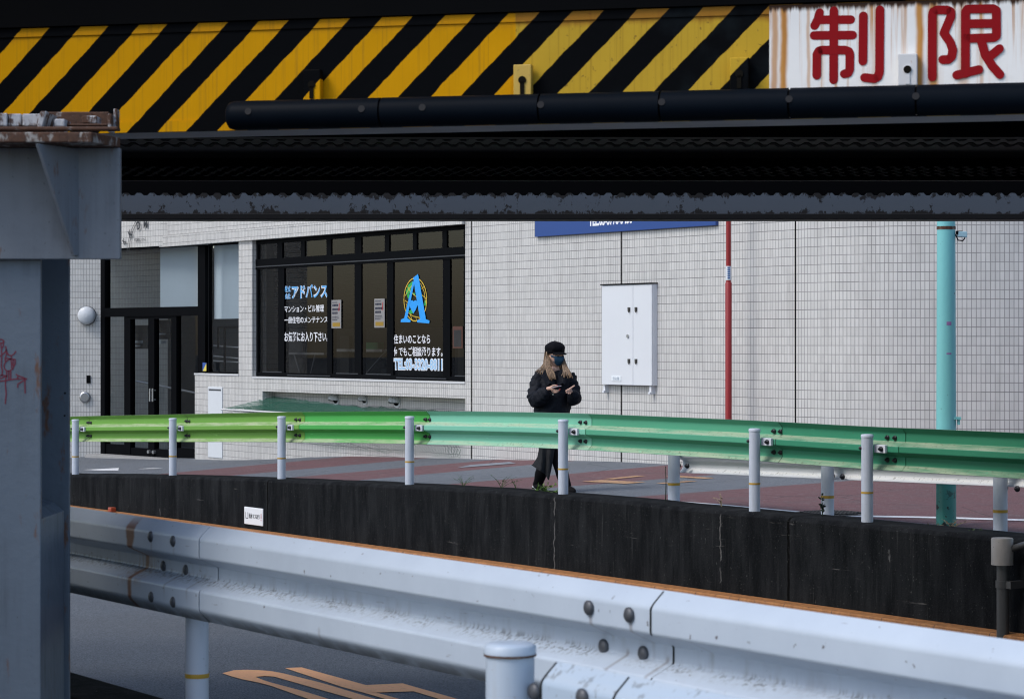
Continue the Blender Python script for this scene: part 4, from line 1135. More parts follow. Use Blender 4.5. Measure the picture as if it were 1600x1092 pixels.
c_ = NB_.mix(NB_.M('MULTIPLY', NB_.ramp(pl_, .57, .62), NB_.M('MULTIPLY', NB_.ramp(z_, -1.05, -1.45), 1.0)), c_, (.015, .02, .02))
c_ = NB_.mix(NB_.ramp(NB_.noise(v, 30, 3, .6), .70, .73), c_, (.05, .09, .09))
NB_.bump(pl_, .25, .008); M_TEAL = NB_.fin(c_, .4)
tq = lambda h, dx=0: NT(14.34, 15.02, h) + Vector((dx, 0, 0))
b = MB(); b.tube([tq(-1.62), tq(-.6), tq(1.0), tq(4.5)], [.0845, .083, .077, .070], 32); shaft = obj('shaft', b, M_TEAL, tp)
ty = tq(0).y; th_ = lambda py: (HY - py) * ty / F
b = MB(); b.tube([tq(th_(359)), tq(th_(354))], .0795, 32); obj('strap', b, m_rust('rusty strap', (.25, .20, .14), .7), tp)
b = MB(); p = tq(th_(364), .085); b.cbox(p + Vector((.02, -.03, 0)), Vector((.05, 0, 0)), Vector((0, .04, 0)), UP * .03); obj('camera_arm', b, M_FRAME, tp)
b = MB(); p = tq(th_(366.5), .125); b.box(p + Vector((-.035, -.05, -.022)), Vector((.078, -.01, -.005)), Vector((0, .06, 0)), UP * .048); cm = obj('camera_box', b, m_plain('pale blue camera housing', (.33, .52, .60), .4), tp, bevel=.006)
b = MB(); b.tube([p + Vector((-.05, -.02, 0)), p + Vector((-.03, -.03, -.05)), p + Vector((.01, -.03, -.055)), p + Vector((.03, -.02, -.03))], .006, 8); obj('cable', b, M_BLACK, cm)
b = MB(); p = tq(th_(653), .072); b.cbox(p + Vector((.0, -.04, 0)), Vector((.085, 0, 0)), Vector((0, .05, 0)), UP * .022); b.cbox(p + Vector((.025, -.04, -.025)), Vector((.02, 0, 0)), Vector((0, .03, 0)), UP * .06); obj('bracket', b, M_TEAL, tp)
M_PINK = m_plain('faded pink sticker', (.36, .18, .42), .6, 0, .3, 60)
for py, w_, hh_ in ((505.5, .042, .030), (552.5, .044, .014)):
    b = MB(); r_ = .0815
    for i in range(6):
        a0, a1 = [-math.pi / 2 + .12 + w_ / r_ * (q - 3) / 6 for q in (i, i + 1)]
        f_ = lambda a, h: tq(h) + Vector((math.cos(a) * r_, math.sin(a) * r_, 0))
        b.face([f_(a0, th_(py) - hh_ / 2), f_(a1, th_(py) - hh_ / 2), f_(a1, th_(py) + hh_ / 2), f_(a0, th_(py) + hh_ / 2)])
    obj('sticker', b, M_PINK, shaft, fix=False)

# ================================================================== railway bridge
PL = Vector((-800 * 9.995 / F, 9.995, 0)); PR = Vector((800 * 9.06 / F, 9.06, 0))
BU = (PR - PL).normalized(); BN = Vector((-BU.y, BU.x, 0)); BN = BN if BN.y > 0 else -BN
def BUc(px, dn=0.0):                      # coordinate along the girder of a sight line
    d = Vector(((px - CX) / F, 1, 0)); n0 = PL.dot(BN) + dn; q = d * (n0 / d.dot(BN)); return (q - PL).dot(BU)
def BP(u, h, dn=0.0): return PL + BU * u + BN * dn + UP * h
def bz(px): return BP(BUc(px), 0).y
G0, G1 = .855, 1.292
us = [BUc(px) for px in (33, 1097)]; PER = (us[1] - us[0]) / 11
vtop = (HY - 47) * bz(33) / F - G0
PHASE = (us[0] - vtop)
M_STR = m_stripes('yellow and black hazard paint', BUc(806), PER, PHASE)
uvG = lambda co: ((co - PL).dot(BU), co.z - G0)
M_STEELB = m_plain('shadow black steel', (.0025, .0028, .0035), .6, 0, .3, 3)  # overhead shadow put into the near-black base colour
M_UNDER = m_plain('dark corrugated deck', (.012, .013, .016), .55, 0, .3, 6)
br_ = thing('railway_bridge', BP(2.0, G0, 3), 'dark steel railway bridge overhead with yellow and black striped girder face', 'bridge')
def gbox(b, u0, u1, d0, d1, h0, h1): b.box(BP(u0, h0, d0), BU * (u1 - u0), BN * (d1 - d0), UP * (h1 - h0)); return b
b = MB(); gbox(b, -6, 9, 0, .02, G0, G1 - .036); gbox(b, -6, 9, -.006, .02, G1 - .035, G1); gbox(b, -6, 9, -.005, -.0005, G0, G0 + .044); stg = obj('striped_girder', b, M_STR, br_, uvpos=uvG)
b = MB(); gbox(b, -6, 9, -.02, .03, G1 + .004, 2.6); gbox(b, -6, 9, -.35, .4, 2.0, 2.2); obj('upper_girder', b, M_STEELB, br_)  # unseen overhang on top added to keep shadow below it
b = MB(); gbox(b, -6, 9, .021, .33, G0 + .004, G0 + .02); obj('bottom_flange', b, m_plain('scuffed grey flange', (.72, .73, .75), .6, 0, .5, 3), br_)  # base lightened to stand in for light from below
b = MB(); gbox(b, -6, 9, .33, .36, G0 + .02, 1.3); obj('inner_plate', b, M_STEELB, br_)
b = MB(); b.box((-9, 10.2, 1.32), (20, 0, 0), (0, 5.75, 0), (0, 0, .3)); obj('deck', b, M_STEELB, br_)  # stops short: sky gap added so light reaches the far girder
# painted height limit panel
ul = BUc(1202.5)
b = MB(); gbox(b, ul, ul + 1.15, -.0105, -.0065, G0 + .003, G1 - .002); sgn = obj('limit_panel', b, m_signwhite('rust streaked white sign paint'), br_, uvpos=lambda co: ((co - PL).dot(BU) - ul, co.z - G0))
M_KAN = m_paint('dark red lettering', (.30, .006, .010), (.12, .02, .02), .5, .6)
M_KAN.node_tree.nodes['Principled BSDF'].inputs['Specular IOR Level'].default_value = .1
def sg(x, y):
    px, py = 1180 + x / 3.805, y / 3.805; u = BUc(px, -.011); q = BP(u, 0, -.011); return BP(u, (HY - py) * q.y / F, -.011)
kb = MB(); sw = 52 / 3.805 * bz(1350) / F
K = [[(383, 78), (372, 118), (353, 155)], [(382, 120), (568, 119)], [(350, 213), (579, 211)], [(468, 66), (466, 476)], [(366, 450), (367, 325), (378, 306), (396, 300), (535, 300), (556, 308), (563, 325), (562, 415), (552, 436), (530, 441)],
     [(643, 97), (640, 366)], [(742, 61), (739, 430), (730, 458), (708, 470), (650, 463)],
     [(1053, 460), (1053, 92), (1060, 72), (1080, 62), (1140, 62), (1162, 72), (1164, 100), (1122, 200), (1160, 255), (1175, 300), (1168, 340), (1148, 357), (1115, 357)],
     [(1250, 440), (1250, 75), (1262, 57), (1415, 54), (1434, 66), (1434, 215), (1420, 226), (1252, 232)], [(1260, 144), (1430, 142)], [(1198, 449), (1330, 416)], [(1343, 240), (1368, 330), (1410, 395), (1455, 446)], [(1452, 292), (1384, 348)]]
for i, k_ in enumerate(K): stroke(kb, [sg(*p) for p in k_], sw, .0004 + .0004 * i, -BN)
obj('lettering', kb, M_KAN, sgn, fix=False)
# bumper tube carried on lugs below the stripes
bp_ = thing('bumper_tube', BP(2, .84, -.09), 'long black protective tube hung in front of the striped girder', 'tube')
M_TUBE = m_plain('sooty blue black tube', (.004, .007, .012), .5, 0, .3, 5)
ax = lambda u: BP(u, .906, -.085)
uL = BUc(357, -.085); cuts = [uL, BUc(597, -.085), BUc(845, -.085) , BUc(1033, -.085), BUc(1234, -.085), BUc(1432, -.085), 9]
for i, (a, c) in enumerate(zip(cuts, cuts[1:])):
    b = MB()
    if i == 0: b.tube([ax(a), ax(a + .008), ax(a + .03), ax(c - .004)], [.040, .052, .0585, .0585], 28)
    else: b.tube([ax(a + .004), ax(c - .004)], .0585, 28)
    if i == 1 or i == 0: seg = obj('tube_segment', b, M_TUBE, bp_)
    else: seg = obj('tube_segment', b, M_TUBE, bp_)
b = MB(); b.tube([ax(uL + .05), ax(8.9)], .052, 20); obj('core', b, M_STEELB, bp_)
for px, py in ((388, 177), (565, 170), (660, 167), (845, 165), (1034, 157), (1233, 152), (1431, 146)):
    u = BUc(px, -.14); c = BP(u, .906, -.085); d_ = (-BN * .98 + UP * .18).normalized()
    b = MB(); b.tube([c + d_ * .05, c + d_ * .060], .014, 12); obj('bolt_hole', b, M_BLACK, bp_)
M_HOLE = m_plain('oily black hole', (.01, .009, .007), .8)
M_LUGW = m_paint('white lug paint', (.66, .66, .66), (.35, .2, .08), .4, .45)
M_LUGB = m_plain('black lug paint', (.006, .0065, .008), .35)
for px, y0, y1, mt in ((487, 109, 157, M_STR), (816, 101, 150, None), (1155, 90, 142, M_STR), (1418, 84, 134, M_LUGW)):
    if mt is None: mt = m_paint('yellow lug paint', (.60, .39, .06), (.15, .09, .03), .4, .4)
    u = BUc(px, -.05); zz = BP(u, 0, -.05).y; h1_ = (HY - y0) * zz / F; h0_ = (HY - y1) * zz / F
    b = MB(); gbox(b, u - .036, u + .036, -.05, -.013, h0_, h1_); lug = obj('lug', b, mt, br_, bevel=.004, uvpos=uvG)
    c = BP(u, h0_ + (h1_ - h0_) * .5, -.0505); b = MB(); b.tube([c, c - BN * .004], .0155, 16); b.cbox(c + UP * -.03 - BN * .003, BU * .017, BN * .002, UP * .05); obj('hook_slot', b, M_LUGW if mt is M_LUGW else M_HOLE, lug)
    if mt is M_LUGW:
        b = MB(); b.tube([c - BN * .0045, c - BN * .006], .0145, 16); obj('eye', b, M_HOLE, lug)
        o = None

# corrugated laps under the deck, and the far girder
def corr(name, z, h, x0, x1, depth, mat, pitch=.092, amp=.013, th=.006):
    b = MB(); x = x0; top = []
    while x < x1:
        for fx, fy in ((0, 0), (.22, 1), (.5, 1), (.72, 0)): top.append((x + fx * pitch, h + fy * amp))
        x += pitch
    a = [b.vert((x_, z, y_)) for x_, y_ in top]; c = [b.vert((x_, z + depth, y_)) for x_, y_ in top]
    a2 = [b.vert((x_, z, y_ + th)) for x_, y_ in top]; c2 = [b.vert((x_, z + depth, y_ + th)) for x_, y_ in top]
    for i in range(len(top) - 1):
        b.facei((a[i], a[i + 1], c[i + 1], c[i])); b.facei((a[i], a2[i], a2[i + 1], a[i + 1])); b.facei((a2[i], c2[i], c2[i + 1], a2[i + 1]))
    return obj(name, b, mat, br_)
M_GALV = m_plain('dull galvanised edge', (.0045, .005, .006), .8, 0, .6, 4)
for i, (y, h) in enumerate(((208, 1.13), (219, 1.115), (228, 1.10), (264, 1.10), (269, 1.09), (274, 1.08))):
    corr('corrugated_sheet', h * F / (HY - y), h, -7 + .03 * i, 8, .10, M_GALV)
b = MB(); b.box((-8, 10.6, 1.20), (17, 0, 0), (0, 5.2, 0), (0, 0, .02)); obj('deck_soffit', b, M_UNDER, br_)
for z_ in (12.5, 15.82): 
    b = MB(); b.box((-8, z_, 1.06), (17, 0, 0), (0, .12, 0), (0, 0, .25)); obj('cross_beam', b, M_STEELB, br_)  # rear beam added to hide the sky gap
b = MB(); x = -8.0; low, pts2 = [], []
zF = 17.05
M_PEEL = m_peel('peeling slate paint')
top = []
while x < 9: 
    for fx, fy in ((0, 0), (.2, .018), (.5, .018), (.7, 0)): top.append((x + fx * .092, 1.035 + fy))
    x += .092
up_ = [b.vert((x_, zF, y_)) for x_, y_ in top]; lo_ = [b.vert((x_, zF, .905)) for x_, y_ in top]
up2 = [b.vert((x_, zF + .03, y_)) for x_, y_ in top]; lo2 = [b.vert((x_, zF + .03, .905)) for x_, y_ in top]
for i in range(len(top) - 1):
    b.facei((lo_[i], lo_[i + 1], up_[i + 1], up_[i])); b.facei((lo2[i + 1], lo2[i], up2[i], up2[i + 1])); b.facei((up_[i], up_[i + 1], up2[i + 1], up2[i]))
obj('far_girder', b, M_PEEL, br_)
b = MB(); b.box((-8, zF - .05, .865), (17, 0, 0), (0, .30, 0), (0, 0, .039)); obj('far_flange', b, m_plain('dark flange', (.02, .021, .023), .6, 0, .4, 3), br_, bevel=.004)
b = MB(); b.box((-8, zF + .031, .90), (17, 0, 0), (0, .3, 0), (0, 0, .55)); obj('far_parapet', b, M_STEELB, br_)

# ================================================================== steel column at the left
z1, z2 = 8.5, 9.05
X = lambda px, z: (px - CX) * z / F
cl = thing('bridge_column', Vector((X(40, 8.7), 8.7, -1.5)), 'blue grey steel bridge column with red graffiti at the left edge', 'column')
M_COL = m_paint('blue grey column paint', (.118, .150, .190), (.045, .045, .045), .55, .5, bump=.35, rust=.12)
M_COL2 = m_paint('grey bracket paint', (.165, .185, .215), (.05, .05, .05), .5, .5, bump=.3, rust=.1)
xe = X(63.5, z1)
b = MB(); b.box((xe - .75, z1, -1.55), (.75, 0, 0), (0, .022, 0), (0, 0, 1.85)); obj('front_flange', b, M_COL, cl, bevel=.003)
b = MB(); b.box((X(110, z2) - .78, z2 - .022, -1.55), (.78, 0, 0), (0, .022, 0), (0, 0, 2.2)); obj('back_flange', b, M_COL, cl, bevel=.003)
b = MB(); b.box((xe - .42, z1 + .022, -1.55), (.30, 0, 0), (0, z2 - z1 - .045, 0), (0, 0, 2.2)); obj('web', b, M_COL, cl)
hk = (HY - 800) * z1 / F
b = MB(); b.prism([(xe - .12, z1 + .023, -1.5), (xe - .012, z1 + .023, -1.5), (xe - .012, z1 + .023, hk - .03), (xe - .05, z1 + .023, hk), (xe - .12, z1 + .023, hk + .02)], (0, z2 - z1 - .06, 0)); obj('foot_stiffener', b, M_COL, cl, bevel=.003)
zB = 8.46; Hb0, Hb1 = (HY - 405) * zB / F, .68
b = MB(); b.box((X(-120, zB), zB, Hb0), (X(187.5, zB) - X(-120, zB), 0, 0), (0, .035, 0), (0, 0, Hb1 - Hb0)); obj('head_plate', b, M_COL2, cl, bevel=.003)
q = Vector((X(123, zB), zB - .001, 0)); f_ = Vector((X(60, 8.24), 8.24, 0)); dd = (f_ - q); side = Vector((dd.y, -dd.x, 0)).normalized() * .014
b = MB(); b.prism([q + UP * (Hb0 + .012), q + dd * .10 + UP * (Hb0 + .012), q + dd + UP * (Hb1 - .003), q + UP * (Hb1 - .003)], side); obj('gusset', b, M_COL2, cl, bevel=.002)
b = MB(); b.prism([(X(-150, 8.25), 8.25, .682), (X(143, 8.25), 8.25, .682), (X(187, 8.46), 8.47, .682), (X(180, 9.3), 9.3, .682), (X(-150, 8.25), 9.3, .682)], (0, 0, .035)); obj('cap_plate', b, m_rust('rusting cap plate', (.30, .28, .26), .62), cl, bevel=.004)
def scribble(mb, lines, w=.0045):
    for L in lines: stroke(mb, [Vector((X(x / 6.825, z1 - .0012), z1 - .0012, (HY - 520 - y / 6.825) * z1 / F)) for x, y in L], w, 0, Vector((0, -1, 0)))
b = MB(); scribble(b, [[(-30, 80), (-10, 72), (15, 70), (38, 82), (42, 95), (20, 108), (-20, 108)], [(8, 110), (12, 150), (20, 165), (34, 140), (36, 105)], [(14, 165), (18, 260), (14, 360), (25, 400), (22, 450)], [(-30, 250), (10, 245), (60, 200), (66, 170), (60, 145)], [(62, 170), (72, 200), (66, 235), (54, 275), (56, 300)], [(70, 200), (90, 235), (120, 245), (150, 225), (168, 198)], [(56, 275), (75, 270), (115, 278), (162, 284), (160, 330), (135, 385), (100, 405), (70, 405), (48, 380), (42, 350), (60, 310), (90, 285), (120, 278)], [(122, 245), (118, 300), (124, 345), (122, 372)], [(140, 290), (138, 350)], [(70, 410), (72, 455), (60, 490)], [(92, 410), (94, 495)], [(115, 410), (114, 495)], [(-30, 520), (60, 508), (160, 492), (280, 490)], [(-30, 460), (20, 450), (72, 458), (20, 480), (-30, 495)], [(60, 490), (58, 560), (66, 650), (56, 752)], [(172, 443), (190, 455), (186, 490)], [(190, 455), (284, 490), (190, 545), (188, 580)], [(266, 495), (266, 560), (268, 640)]])
obj('graffiti', b, m_plain('red marker', (.16, .012, .035), .5), cl, fix=False)
b = MB()
for px, py in ((101.5, 614), (101, 649)): 
    c = Vector((X(px, z2 - .024), z2 - .0225, (HY - py) * z2 / F)); b.tube([c, c + Vector((0, -.002, 0))], .004, 10)
obj('bolt_hole', b, M_BLACK, cl)
b = MB(); b.box((-7.2, 7.2, -1.6), (3.4, 0, 0), (0, 3.0, 0), (0, 0, 3.9)); ab = obj('shade_block', b, M_CONC, None, bevel=.03, uvpos=lambda co: (co.x + co.y, co.z))  # unseen block added to shade the column and near rail end
tag(ab, 'unseen dark concrete block added left of the steel column to shade it', 'shade_block')
# rusted bearing between column and girder
bg = thing('bridge_bearing', Vector((X(90, 8.7), 8.7, .717)), 'heavily rusted white bearing blocks on top of the steel column', 'bearing')
M_RU = m_rust('rusted white bearing', (.45, .46, .48), .45); M_RU2 = m_rust('deep rust', (.3, .28, .27), 1.0)
Z_ = lambda y, z: (HY - y) * z / F
def bbox(x0, x1, y0, y1, z, dz, mt, name, bev=.004):
    b = MB(); b.box((X(x0, z), z, Z_(y1, z)), (X(x1, z) - X(x0, z), 0, 0), (0, dz, 0), (0, 0, Z_(y0, z) - Z_(y1, z))); return obj(name, b, mt, bg, bevel=bev)
bbox(-60, 184, 198, 203.5, 8.52, .06, M_RU2, 'bed_plate'); bbox(-60, 11, 177, 197.5, 8.62, .5, M_RU, 'bearing_block'); bbox(13, 33, 178, 197.5, 8.63, .5, M_RU, 'bearing_block'); bbox(35, 66, 178, 197.5, 8.62, .5, M_RU, 'bearing_block')
bbox(66, 170, 175, 197.5, 8.75, .12, M_RU2, 'back_block'); bbox(85, 101, 186, 198, 8.56, .12, M_RU, 'nut_block'); bbox(128, 151, 181, 193, 8.62, .1, M_RU, 'nut_block'); bbox(98, 168, 193.5, 197, 8.6, .1, M_RU2, 'ledge')
bbox(168, 174, 178, 207, 8.6, .08, M_RU, 'end_plate'); bbox(177, 183, 170, 201, 8.66, .06, M_RU, 'end_plate')
b = MB(); b.prism([(X(57, 8.54), 8.54, Z_(200, 8.54)), (X(64, 8.54), 8.54, Z_(203, 8.54)), (X(78, 8.6), 8.54, Z_(174, 8.54)), (X(68, 8.6), 8.54, Z_(174, 8.54))], (0, .2, 0)); obj('strut_plate', b, M_RU, bg, bevel=.003)

# ================================================================== the woman walking behind the rail
gp = NT(14.36, 20.85, 0); gp.z = street_h(14.36, 20.85)
pw = thing('person', gp, 'woman in black cap, blue mask and black padded coat walking behind the green guardrail', 'person')
GS = F / gp.y
def L(px, py, d=0.0): return gp + Vector(((px - 870) / GS, d, (771.5 - py) / GS))
def G(x, d, z): return gp + Vector((x, d, z))
M_SKIN = m_plain('skin', (.58, .36, .27), .5, 0, .08, 20)
M_COAT = m_cloth('black padded coat', (.010, .012, .018), .62, 20, 1.0)
M_TROU = m_cloth('black trousers', (.005, .005, .007), .9, 40, .5)
M_SKIRT = m_cloth('charcoal skirt panel', (.030, .032, .036), .8, 30, .3)
M_CAP = m_cloth('black cap cloth', (.0045, .0048, .007), .85, 40, .5)
M_MASK = m_cloth('dark blue mask', (.022, .065, .115), .75, 60, .1)
M_HAIR = NB('light brown hair'); v = M_HAIR.obj(); nz = M_HAIR.noise(M_HAIR.scale(v, (90, 90, 3)), 1, 2)
M_HAIR.bump(nz, .25, .003); M_HAIR = M_HAIR.fin(M_HAIR.mix(M_HAIR.ramp(nz, .3, .7), (.085, .046, .022), (.27, .17, .088)), .42)
M_NAIL = m_plain('red nail', (.55, .02, .03), .3)

def skin_mesh(chains):
    """joints with radii grown into one smooth surface; chains share joints by name"""
    me = bpy.data.meshes.new('body'); names = {}; vs, es, rs = [], [], []
    for ch in chains:
        prev = None
        for nm, p, r in ch:
            if nm not in names: names[nm] = len(vs); vs.append(Vector(p)); rs.append(r)
            i = names[nm]
            if prev is not None: es.append((prev, i))
            prev = i
    me.from_pydata([tuple(v) for v in vs], es, [])
    o = bpy.data.objects.new('body', me); COL.objects.link(o)
    md = o.modifiers.new('skin', 'SKIN'); md.use_smooth_shade = True
    sk = me.skin_vertices[0].data
    for i, r in enumerate(rs): sk[i].radius = r if hasattr(r, '__len__') else (r, r)
    sk[0].use_root = True
    sb_ = o.modifiers.new('sub', 'SUBSURF'); sb_.levels = 2; sb_.render_levels = 2
    dg = bpy.context.evaluated_depsgraph_get()
    m2 = bpy.data.meshes.new_from_object(o.evaluated_get(dg))
    COL.objects.unlink(o); bpy.data.objects.remove(o)
    return m2
HC = L(867.5, 561, -.02)                    # head centre
fd = Vector((.62, -.785, 0)).normalized()   # where she looks
fs = Vector((-fd.y, fd.x, 0))               # her left
def H(a, s_, z): return HC + fd * a + fs * s_ + UP * z
sh_l, sh_r = L(843, 590, .0), L(890, 589, .02)
el_l, el_r = L(834, 624, -.07), L(897, 621, -.05)
wr_l, wr_r = L(856, 609, -.245), L(890, 613, -.235)
chains = [[('pel', L(866, 688, .01), (.125, .10)), ('wai', L(867, 655, .01), (.10, .085)), ('che', L(867, 612, .0), (.125, .09)), ('nec0', L(867.5, 588, -.005), (.055, .05)), ('nec1', L(867.5, 573, -.015), .043)],
          [('che', 0, 0), ('shl', sh_l, .05), ('ell', el_l, .038), ('wrl', wr_l, .023)],
          [('che', 0, 0), ('shr', sh_r, .05), ('elr', el_r, .038), ('wrr', wr_r, .023)],
          [('pel', 0, 0), ('hipl', L(857, 698, .03), .075), ('knl', L(849, 731, .06), .052), ('ankl', L(840, 761, .12), .034)],
          [('pel', 0, 0), ('hipr', L(873, 698, -.03), .075), ('knr', L(876, 732, -.10), .052), ('ankr', L(886, 764, -.12), .034)]]
# hands: palm, four bent fingers and a thumb each
pl_ = L(862, 608.5, -.27); pr_ = L(888.5, 611, -.265)
chains += [[('wrl', 0, 0), ('pall', pl_, (.026, .017))], [('wrr', 0, 0), ('palr', pr_, (.024, .017))]]
hand_l = [[(866, 611, -.285), (871.5, 612, -.30), (873.5, 609.5, -.305)], [(865, 612.3, -.275), (870.5, 613.5, -.295), (873, 611.2, -.30)], [(863.5, 613, -.27), (868.5, 614.8, -.285), (871, 613, -.295)], [(862, 613, -.262), (866, 615.2, -.275), (868, 614, -.28)], [(861.5, 604.8, -.275), (866, 603.6, -.29), (869.5, 604.2, -.30)]]
hand_r = [[(885.5, 611, -.28), (883, 612.2, -.295), (884.5, 613.8, -.30)], [(886, 613, -.28), (883.6, 614.6, -.295), (885.2, 616, -.30)], [(887.5, 614.5, -.275), (886.2, 616.4, -.29), (888, 616.8, -.295)], [(890, 615, -.268), (889.4, 616.6, -.28), (891, 616.4, -.285)], [(891, 608, -.275), (894.5, 605.5, -.285), (897, 603.8, -.29)]]
for side, hd_, root in (('l', hand_l, 'pall'), ('r', hand_r, 'palr')):
    for i, fng in enumerate(hd_):
        chains.append([(root, 0, 0)] + [('%s%d%d' % (side, i, j), L(*p), .0095 - .001 * j) for j, p in enumerate(fng)])
bm = bmesh.new(); m2 = skin_mesh(chains); bm.from_mesh(m2)
# head: shaped skull, jaw, nose, ears, eyes
hm = bmesh.new(); bmesh.ops.create_uvsphere(hm, u_segments=32, v_segments=24, radius=1)
for v in hm.verts:
    x, y, z = v.co                           # x forward, y left, z up
    a = .092 * x; s_ = .070 * y; zz = .108 * z
    if z < -.2: a *= 1 - .25 * (-.2 - z) / .8 + .12 * max(x, 0); s_ *= 1 - .42 * (-.2 - z) / .8
    if x > 0:
        a += .016 * math.exp(-((y / .16) ** 2) - ((z + .12) / .16) ** 2)      # nose
        a -= .008 * math.exp(-(((abs(y) - .38) / .16) ** 2) - ((z - .12) / .13) ** 2)   # eye sockets
        a += .005 * math.exp(-((y / .25) ** 2) - ((z + .50) / .08) ** 2)      # mouth
        a += .006 * math.exp(-((y / .25) ** 2) - ((z + .85) / .12) ** 2)      # chin
    for sg_ in (-1, 1):
        e = math.exp(-((x + .02) / .13) ** 2 - ((z + .02) / .22) ** 2) if y * sg_ > .75 else 0
        s_ += sg_ * .020 * e
    v.co = H(a, s_, zz)
mh_ = bpy.data.meshes.new('head'); hm.to_mesh(mh_); bm.from_mesh(mh_)
for f in bm.faces: f.smooth = True
me = bpy.data.meshes.new('body'); bm.to_mesh(me); me.materials.append(M_SKIN)
body = bpy.data.objects.new('body', me); place(body, pw)
def ell(name, c, ax, mat, parent, seg=24, fn=None):
    b = MB(); g = []
    for i in range(seg // 2 + 1):
        th_ = math.pi * i / (seg // 2)
        row = []
        for j in range(seg):
            ph = 2 * math.pi * j / seg
            d_ = Vector((math.sin(th_) * math.cos(ph), math.sin(th_) * math.sin(ph), math.cos(th_)))
            r_ = fn(d_) if fn else 1
            row.append(b.vert(c + (ax[0] * d_.x + ax[1] * d_.y + ax[2] * d_.z) * r_))
        g.append(row)
    for A, B in zip(g, g[1:]):
        for j in range(seg): b.facei((A[j], A[(j + 1) % seg], B[(j + 1) % seg], B[j]), None, True)
    return obj(name, b, mat, parent)
for sg_ in (-1, 1): ell('eye', H(.083, sg_ * .030, .012), (fd * .006, fs * .011, UP * .006), m_plain('dark eye', (.02, .015, .012), .2), body, 12)
# mask: a shell over the lower face with ear loops
b = MB(); g = []
for i in range(13):
    zz = .010 - .095 * i / 12
    row = []
    for j in range(25):
        q = -1 + 2 * j / 24; a_ = q * R(86)
        z_ = zz / .108; rr = math.sqrt(max(.05, 1 - z_ * z_)); wz = min(1, (zz + .085) / .095)
        rr = rr * (1 - .20 * max(0, -.2 - z_))
        fwd = math.cos(a_) * rr * .096 + .026 * math.exp(-(a_ / .32) ** 2) * math.exp(-((zz + .028) / .04) ** 2) + .010
        sd_ = math.sin(a_) * rr * .075
        cut = abs(q)
        zc = zz + (.026 * max(0, cut - .45) if i < 6 else .075 * max(0, cut - .35) * (i - 5) / 7)
        row.append(b.vert(H(fwd, sd_, zc)))
    g.append(row)
for i, (A, B) in enumerate(zip(g, g[1:])):
    for j in range(24):
        q = abs(-1 + 2 * (j + .5) / 24)
        if q > .70 and 2 <= i <= 8 and q < .96: continue
        b.facei((A[j], A[j + 1], B[j + 1], B[j]), None, True)
o = obj('mask', b, M_MASK, pw, fix=False); md = o.modifiers.new('s', 'SOLIDIFY'); md.thickness = .003
# cap: soft eight panel crown, band and peak
def capf(d_): return 1 + .035 * math.cos(8 * math.atan2(d_.y, d_.x)) * (1 - abs(d_.z)) + .04 * noise.noise(d_ * 2.2)
cap = ell('cap', H(-.008, 0, .095), (fd * .110, fs * .101, UP * .074), M_CAP, pw, 32, capf)
b = MB(); b.tube([H(-.004, 0, .045), H(-.006, 0, .085)], [(.1, .09), (.104, .096)], 28); obj('band', b, M_CAP, cap)
b = MB(); g = []
for i in range(4):
    row = []
    for j in range(15):
        a_ = R(-62 + 124 * j / 14); r0 = .088; ext = .060 * i / 3 * max(.0, math.cos(a_ * 1.25))
        row.append(b.vert(H(math.cos(a_) * (r0 + ext) + .006, math.sin(a_) * (r0 * .86 + ext * .6), .052 - .020 * i / 3 - .006 * (a_ / 1.0) ** 2)))
    g.append(row)
for A, B in zip(g, g[1:]):
    for j in range(14): b.facei((A[j], A[j + 1], B[j + 1], B[j]), None, True)
o = obj('peak', b, M_CAP, cap, fix=False); md = o.modifiers.new('s', 'SOLIDIFY'); md.thickness = .006
b = MB(); b.disc(H(-.008, 0, .172), UP, .012, .006, 10, True); obj('button', b, M_CAP, cap)
# long loose hair
b = MB(); rnd = random.Random(11)
def lock(pts, r):
    pts = [Vector(p) for p in pts]; fine = []
    for i in range(len(pts) - 1):
        p0, p1, p2, p3 = pts[max(i - 1, 0)], pts[i], pts[i + 1], pts[min(i + 2, len(pts) - 1)]
        for k in range(4):
            f = k / 4; fine.append(.5 * ((2 * p1) + (p2 - p0) * f + (2 * p0 - 5 * p1 + 4 * p2 - p3) * f * f + (3 * p1 - p0 - 3 * p2 + p3) * f ** 3))
    fine.append(pts[-1]); m = len(fine) - 1
    b.tube(fine, [(r * (.55 + .6 * math.sin(math.pi * min(1, .18 + .8 * i / m))) * (1 if i < m else .15), r * .55 * (1 if i < m else .2)) for i in range(m + 1)], 8)
jj = lambda s_=1.0: rnd.uniform(-.6, .6) * s_
for k in range(13):                                          # the side towards us, falling to the chest
    f = k / 12
    lock([L(854.5 + 3 * f + jj(), 552, -.06 + .03 * f), L(853 + 4.5 * f + jj(), 563, -.085), L(852.5 + 7.5 * f + jj(), 575, -.125), L(855 + 10.5 * f + jj(1.5), 586, -.165), L(859 + 10 * f + jj(2.5), 595.5 + jj(4), -.185)], .0075)
for k in range(7):                                           # loose ends drawn back over the shoulder
    f = k / 6
    lock([L(854 + 2 * f, 553, -.05), L(851.5 + 3 * f, 565, -.07), L(847 + 5 * f + jj(), 574, -.10), L(842 + 7 * f + jj(1.5), 579 + 4 * f, -.12), L(835 + 14 * f + jj(2), 582.5 + 8 * f + jj(2), -.125)], .005)
for k in range(11):                                          # the far side
    f = k / 10
    lock([L(876.5 + 2.5 * f + jj(), 556, -.04), L(878 + 3.5 * f + jj(), 566, -.07), L(879 + 6.5 * f + jj(), 576, -.11), L(879 + 11 * f + jj(1.5), 584, -.15), L(877 + 17 * f + jj(2), 591 + jj(4) + 1.5 * f, -.17)], .0068)
